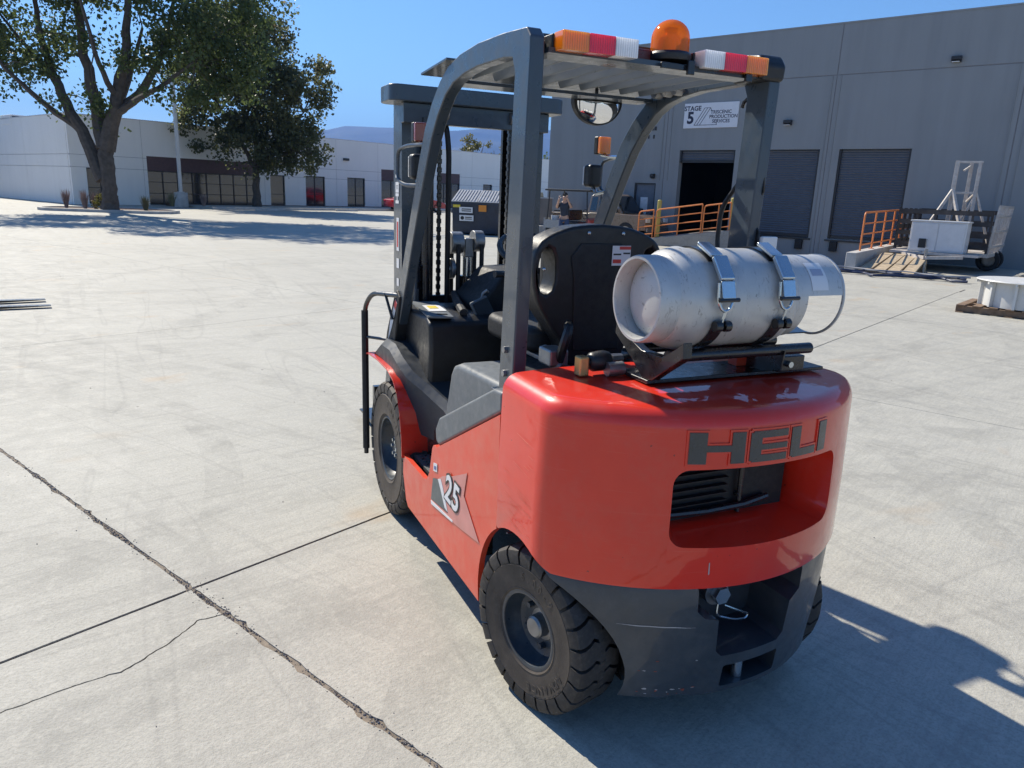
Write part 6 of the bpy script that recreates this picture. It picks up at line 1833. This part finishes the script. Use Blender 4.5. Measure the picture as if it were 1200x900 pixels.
# low block wall and platform left of the ramp
M_block = pmat('brown_concrete_block', (.20, .17, .145), .9, var=.18, vs=2, bump=.5, bs=40)
lw = empty('block_wall', RL(-10.4, -2.75), TH); fix(lw, 'low brown concrete wall in front of the left end of the grey building', 'wall')
q = MB(); q.mm(-2.6, 2.0, -.5, .7, -.014, .42); q.build('platform', M_curb, lw, bevel=.02)
q = MB(); q.mm(-2.6, 2.0, .2, .4, .42, 1.45); q.build('blockwork', M_block, lw, smooth=False)
q = MB(); q.mm(-2.62, 2.02, .17, .43, 1.4505, 1.50); q.build('coping', M_curb, lw, smooth=False)
wp = empty('timber_bundle', RL(-9.4, -2.45, 1.50), TH); fix(wp, 'short bundle of pale timber on top of the low brown wall', 'timber')
for k in range(3):
    q = MB(); q.mm(-.55+.03*k, .55-.02*k, -.10, .10, .061*k, .061*k+.057); q.build('plank', pmat('pale_timber', (.48, .38, .22), .8, var=.15) if k == 0 else _pt, wp, smooth=False)
    _pt = wp.children[0].data.materials[0]

# ================================================================== dumpster
M_dump = pmat('dark_blue_dumpster_paint', (.018, .026, .045), .5, coat=.15, var=.25, vs=4, dust=.12, dustcol=(.12, .12, .12))
M_lid = pmat('weathered_grey_lid', (.30, .31, .33), .55, var=.2, vs=5)
dpx = empty('dumpster', (9.65, 25.75, 0), R(-31)); fix(dpx, 'dark blue dumpster with a ribbed grey lid seen between the mast rails', 'dumpster')
q = MB()
P = [(-.95, -.62, .05), (.95, -.62, .05), (.95, .70, .05), (-.95, .70, .05), (-.98, -.72, 1.20), (.98, -.72, 1.20), (.98, .78, 1.62), (-.98, .78, 1.62)]
q.add(P, [(0, 3, 2, 1), (0, 1, 5, 4), (1, 2, 6, 5), (2, 3, 7, 6), (3, 0, 4, 7), (4, 5, 6, 7)]); q.build('bin', M_dump, dpx, bevel=.02)
q = MB(); q.mm(-1.0, 1.0, -.76, -.721, 1.12, 1.21); q.build('rim', M_dump, dpx, smooth=False)
for k in range(2):
    x0 = -.99+k*1.0; x1 = x0+.98
    ld = MB(); ld.add([(x0, -.80, 1.215), (x1, -.80, 1.215), (x1, .80, 1.645), (x0, .80, 1.645), (x0, -.80, 1.24), (x1, -.80, 1.24), (x1, .80, 1.67), (x0, .80, 1.67)], [(0, 3, 2, 1), (4, 5, 6, 7), (0, 1, 5, 4), (1, 2, 6, 5), (2, 3, 7, 6), (3, 0, 4, 7)])
    lo_ = ld.build('lid', M_lid, dpx, smooth=False)
    for j in range(8):
        x = x0+.06+j*.115
        q = MB(); q.beam((x, -.74, 1.262), (x, .76, 1.666), .05, .04, (0, -.26, .96)); q.build('rib', M_lid, lo_, bevel=.01)
for sx in (-1, 1):
    q = MB(); q.mm(sx*.99, sx*1.08, -.35, .35, .78, .92); q.build('fork_pocket', M_dump, dpx, bevel=.01)
    for y in (-.45, .5): q = MB(); q.cyl((sx*.75-.03, y, .03), (sx*.75+.03, y, .03), .03, n=12); q.build('castor', M_black, dpx)
fM = lambda x, z: face_M((x, -.70-.0-(z-.2)*.096-.018, z), (1, 0, 0), (0, -.1, 1))
def stk(name, x, z, w_, h, mat): 
    q = MB(); q.box((0, 0, 0), (w_, h, .004)); q.xf(fM(x, z)); return q.build(name, mat, dpx, smooth=False)
stk('sticker', -.42, .92, .52, .22, M_white_l); stk('sticker', -.40, .62, .55, .22, M_white_l); stk('sticker', .22, 1.0, .30, .24, M_ora_l); stk('sticker', -.78, 1.06, .28, .10, M_yel_l)
q = MB(); q.box((-.18, -.0, .004), (.02, .02, .002))
for k, (a, b) in enumerate(((-.18, .035), (-.18, -.035))): q.box((0, b, .004), (.36, .035, .003))
q.xf(fM(-.40, .92)); q.build('print', M_blk_l, dpx, smooth=False)
q = MB(); q.cyl((-.16, 0, .001), (-.16, 0, .006), .07, n=16)
q.box((.08, .03, .004), (.26, .035, .003)); q.box((.08, -.035, .004), (.26, .03, .003)); q.xf(fM(-.40, .62)); q.build('print', M_blk_l, dpx, smooth=False)

# ================================================================== trailer with stake sides, white box and A-frame
M_rust = pmat('rusty_white_steel', (.50, .47, .44), .6, var=.12, vs=6, dust=.55, dustcol=(.26, .15, .09))
M_stake = pmat('weathered_dark_timber', (.045, .04, .038), .85, var=.35, vs=7)
M_box = pmat('white_box_enamel', (.62, .63, .64), .45, var=.05, vs=5, dust=.12, dustcol=(.35, .25, .18))
M_wood = pmat('raw_pallet_timber', (.42, .33, .22), .85, var=.25, vs=9)
tr_ = empty('stake_trailer', RL(5.4, -2.0), TH); fix(tr_, 'old flat trailer with dark stake sides by the grey wall', 'trailer')
q = MB(); q.mm(-1.15, 1.15, -1.2, 1.4, .42, .52); q.mm(-1.05, 1.05, -1.9, -1.2, .44, .50); q.build('deck', M_rust, tr_, smooth=False)
q = MB(); q.beam((-.7, -1.9, .42), (0, -2.7, .40), .08, .08); q.beam((.7, -1.9, .42), (0, -2.7, .40), .08, .08); q.build('drawbar', M_rust, tr_, smooth=False)
q = MB(); q.cyl((0, -2.65, 0), (0, -2.65, .62), .035, n=10); q.mm(-.1, .1, -2.75, -2.55, -.013, .015); q.build('jack', M_steeld, tr_)
for sx in (-1, 1): veh_wheel(tr_, sx*1.0, .2, .29, .18, 1); veh_wheel(tr_, sx*1.0, .85, .29, .18, 1)
def stake_side(a, b, h0, h1, nst, rails):
    a, b = Vector(a), Vector(b)
    for k in range(nst):
        p_ = a.lerp(b, k/(nst-1)); q = MB(); q.beam(p_+Vector((0, 0, h0)), p_+Vector((0, 0, h1)), .07, .05, b-a); q.build('stake', M_stake, tr_, smooth=False)
    for z in rails:
        q = MB(); q.beam(a+Vector((0, 0, z))+Vector((0, -.035, 0)), b+Vector((0, 0, z))+Vector((0, -.035, 0)), .028, .12, (0, 0, 1)); q.build('slat', M_stake, tr_, smooth=False)
stake_side((-1.10, -1.15, .52), (1.10, -1.15, .52), 0, 1.08, 6, (.15, .45, .75, 1.02))
stake_side((-1.10, 1.35, .52), (1.10, 1.35, .52), 0, 1.1, 6, (.15, .45, .75, 1.05))
stake_side((-1.12, -1.05, .52), (-1.12, 1.30, .52), 0, 1.1, 5, (.2, .6, 1.0))
for k in range(7):
    y = -1.1+k*.4
    q = MB(); q.beam((1.13, y, .52), (1.22, y, 1.75), .06, .05); q.build('stake', M_rust, tr_, smooth=False)
for z in (.7, 1.1, 1.5, 1.74):
    q = MB(); q.beam((1.15+.06*(z-.5), -1.15, z), (1.15+.06*(z-.5), 1.35, z), .03, .06); q.build('slat', M_rust, tr_, smooth=False)
wbx = empty('white_tool_box', RL(5.42, -3.45, .505), TH); fix(wbx, 'white steel cabinet with two doors on the front of the stake trailer', 'cabinet')
q = MB(); q.mm(-.66, .66, -.28, .28, 0, .78); q.build('case', M_box, wbx, bevel=.012)
q = MB(); q.mm(-.69, .69, -.31, .31, .7805, .82); q.build('lid', M_box, wbx, bevel=.01)
for x0, x1 in ((-.62, -.012), (.012, .62)):
    q = MB(); q.mm(x0, x1, -.296, -.281, .04, .74); dr = q.build('door', M_box, wbx, bevel=.004)
q = MB(); q.mm(-.42, -.24, -.32, -.297, .10, .34); q.build('latch', M_plast, wbx, bevel=.01)
q = MB(); q.tube(rpath([(-.22, -.30, .14), (-.22, -.36, .14), (-.22, -.36, .32), (-.22, -.30, .32)], .03), .012, 6); q.build('handle', M_steeld, wbx)
af = empty('a_frame_rig', RL(5.6, -2.55, .52), TH); fix(af, 'white welded A-frame rig standing up from the stake trailer', 'frame')
def bar(a, b, r_=.05, nm='strut'): q = MB(); q.beam(a, b, r_*1.6, r_*1.6); q.build(nm, M_rust, af, bevel=.006)
top_ = 2.38
bar((-.22, .0, 0), (-.22, 0, top_), .058, 'upright'); bar((.06, .35, 0), (.06, .35, top_), .052, 'upright'); bar((.30, .1, 0), (.30, .1, top_), .05, 'upright')
bar((-.22, 0, top_-.03), (.36, .1, top_-.03), .032, 'top_bar'); bar((-.22, 0, 1.55), (.30, .1, 1.55), .035, 'cross_bar'); bar((.06, .35, 1.3), (.30, .1, 1.55), .03, 'cross_bar')
bar((-.22, -.05, 1.62), (-.88, -.5, .05), .048); bar((-.22, -.05, 1.62), (.42, -.6, .02), .048); bar((.30, .1, 1.62), (.78, .4, .2), .035); bar((-.1, .1, .3), (.30, .1, 1.45), .034); bar((.06, .35, top_-.1), (-.08, .2, top_-.25), .03)
# planks and hoses on the ground in front
for k, (s_, t_, rz, z) in enumerate(((4.35, -4.9, 90, 0), (4.68, -4.95, 91, 0), (5.0, -5.05, 92, 0), (5.33, -5.2, 94, 0))):
    e = empty('scaffold_plank', RL(s_, t_, .0), TH+R(rz)); fix(e, 'pale timber plank on the ground left of the stake trailer, number %d from the low wall' % (k+1) if False else
        ('pale timber plank lying against the low wall', 'pale timber plank second from the low wall', 'pale timber plank third from the low wall', 'pale timber plank nearest the trailer drawbar')[k], 'plank', 'planks by the trailer')
    q = MB(); q.mm(-1.15, .95, -.135, .135, 0, .045); q.xf(Matrix.Translation((0, 0, .225)) @ Matrix.Rotation(R(-9), 4, 'Y')); q.build('board', M_wood, e, bevel=.004)
    q = MB(); q.mm(-.10, .10, -.13, .13, -.013, .31); q.xf(Matrix.Translation((.75, 0, 0))); q.build('block', M_wood, e, smooth=False)
M_hose = pmat('dark_blue_hose', (.02, .03, .07), .5); 
rh = random.Random(2)
for k, lb in enumerate(('dark hose lying furthest forward in the tangle by the railing', 'dark hose looping through the middle of the tangle by the railing', 'grey cable lying behind the hoses by the planks')):
    pts = []
    for i in range(15):
        s_ = 3.0+i*.27; pts.append(RL(s_+.05*rh.gauss(0, 1), -6.75+.18*k+.14*sin(i*(.7+.2*k)+k*2)+.10*rh.gauss(0, 1)+(.12*i/14), .03+.035*k+.02*abs(sin(i*1.7+k))))
    sm = []
    for i in range(len(pts)-1):
        p0, p1, p2, p3 = pts[max(0, i-1)], pts[i], pts[i+1], pts[min(len(pts)-1, i+2)]
        for j in range(5):
            t = j/5; sm.append(.5*((2*p1)+(p2-p0)*t+(2*p0-5*p1+4*p2-p3)*t*t+(3*p1-p0-3*p2+p3)*t*t*t))
    q = MB(); q.tube(sm, .03 if k < 2 else .02, 8); o = q.build('hose' if k < 2 else 'cable', M_hose if k < 2 else pmat('grey_cable', (.22, .23, .26), .6)); fix(o, lb, 'hose' if k < 2 else 'cable')
e = empty('crate_lid', RL(7.9, -3.6, 0), TH); fix(e, 'pale wooden panel lying on the shaded ground at the right edge', 'panel')
q = MB(); q.mm(-.5, .5, -.8, .8, .03, .07); q.build('board', M_wood, e); q = MB(); q.mm(-.5, .5, -.7, -.6, -.012, .0295); q.mm(-.5, .5, .6, .7, -.012, .0295); q.build('batten', M_wood, e)

# ================================================================== white reel on a pallet at the right edge
M_pal = pmat('old_pallet_timber', (.19, .125, .08), .85, var=.35, vs=9)
pl_ = empty('wooden_pallet', (10.95, 5.62, 0), R(-66)); fix(pl_, 'worn brown pallet under the white steel reel', 'pallet')
for y in (-.52, 0, .52):
    q = MB(); q.mm(-.75, .75, y-.05, y+.05, .012, .105); q.build('stringer', M_pal, pl_, bevel=.004)
for k in range(7):
    x = -.68+k*.226; q = MB(); q.mm(x-.06, x+.06, -.62+.01*(k % 3), .62, .106, .126); q.build('deck_board', M_pal, pl_, bevel=.003)
for k in range(3):
    x = -.68+k*.68; q = MB(); q.mm(x-.06, x+.06, -.62, .62, -.013, .0115); q.build('bottom_board', M_pal, pl_, bevel=.003)
M_reel = pmat('white_reel_enamel', (.60, .60, .575), .45, var=.05, vs=4, dust=.2, dustcol=(.4, .34, .28))
rl_ = empty('steel_reel', (10.98, 5.55, .127), R(-66)); fix(rl_, 'squat white steel reel with ribbed sides standing on the pallet', 'reel')
q = MB(); q.lathe([(.0, .0), (.56, .0), (.56, .40), (.0, .40)], n=40); q.build('drum', M_reel, rl_)
q = MB(); q.lathe([(.50, .401), (.69, .401), (.70, .41), (.69, .425), (.0, .425)], n=44); q.build('flange', M_reel, rl_)
for k in range(10):
    a = 2*pi*k/10+.25; d = Vector((cos(a), sin(a), 0)); q = MB(); q.beam(d*.595+Vector((0, 0, 0)), d*.595+Vector((0, 0, .40)), .035, .06, d); q.build('rib', M_reel, rl_, smooth=False)
    q = MB(); q.add([d*.561+Vector((0, 0, .30)), d*.68+Vector((0, 0, .399)), d*.561+Vector((0, 0, .399))], [(0, 1, 2)]) if False else q.beam(d*.63+Vector((0, 0, .36)), d*.63+Vector((0, 0, .40)), .03, .12, d); q.build('gusset', M_reel, rl_, smooth=False)

# ================================================================== fork tips of a second truck reaching in from the left
f2 = empty('fork_carriage', (-5.2, 9.2, 0)); fix(f2, 'pair of dark lift forks of another truck reaching in at the left edge', 'forks')
for k, (tip, tail) in enumerate((((-3.035, 9.45, .030), (-4.9, 9.03, .034)), ((-2.905, 8.90, .030), (-4.8, 8.60, .034)))):
    t0, t1 = Vector(tip)-Vector((-5.2, 9.2, 0)), Vector(tail)-Vector((-5.2, 9.2, 0))
    d = (t1-t0).normalized(); sdv = Vector((-d.y, d.x, 0)).normalized()*.06
    q = MB()
    for p_, th in ((t0, .008), (t0.lerp(t1, .35), .035), (t1, .05)):
        q.v += [tuple(p_-sdv-Vector((0, 0, th/2))), tuple(p_+sdv-Vector((0, 0, th/2))), tuple(p_+sdv+Vector((0, 0, th/2))), tuple(p_-sdv+Vector((0, 0, th/2)))]
    for i in range(2):
        for j in range(4): q.face((i*4+j, i*4+(j+1) % 4, i*4+4+(j+1) % 4, i*4+4+j))
    q.face((0, 1, 2, 3)); q.face((8, 9, 10, 11)[::-1]); q.build('fork', M_blackm, f2, smooth=False)
    q = MB(); q.beam(t1+d*.02+Vector((0, 0, -.02)), t1+d*.02+Vector((0, 0, .6)), .12, .05, d); q.build('fork_shank', M_blackm, f2, smooth=False)
q = MB(); q.mm(.30, .36, -1.2, .25, .42, .52); q.mm(.24, .30, -1.2, .25, .15, .22); q.build('carriage_bar', M_blackm, f2, smooth=False)
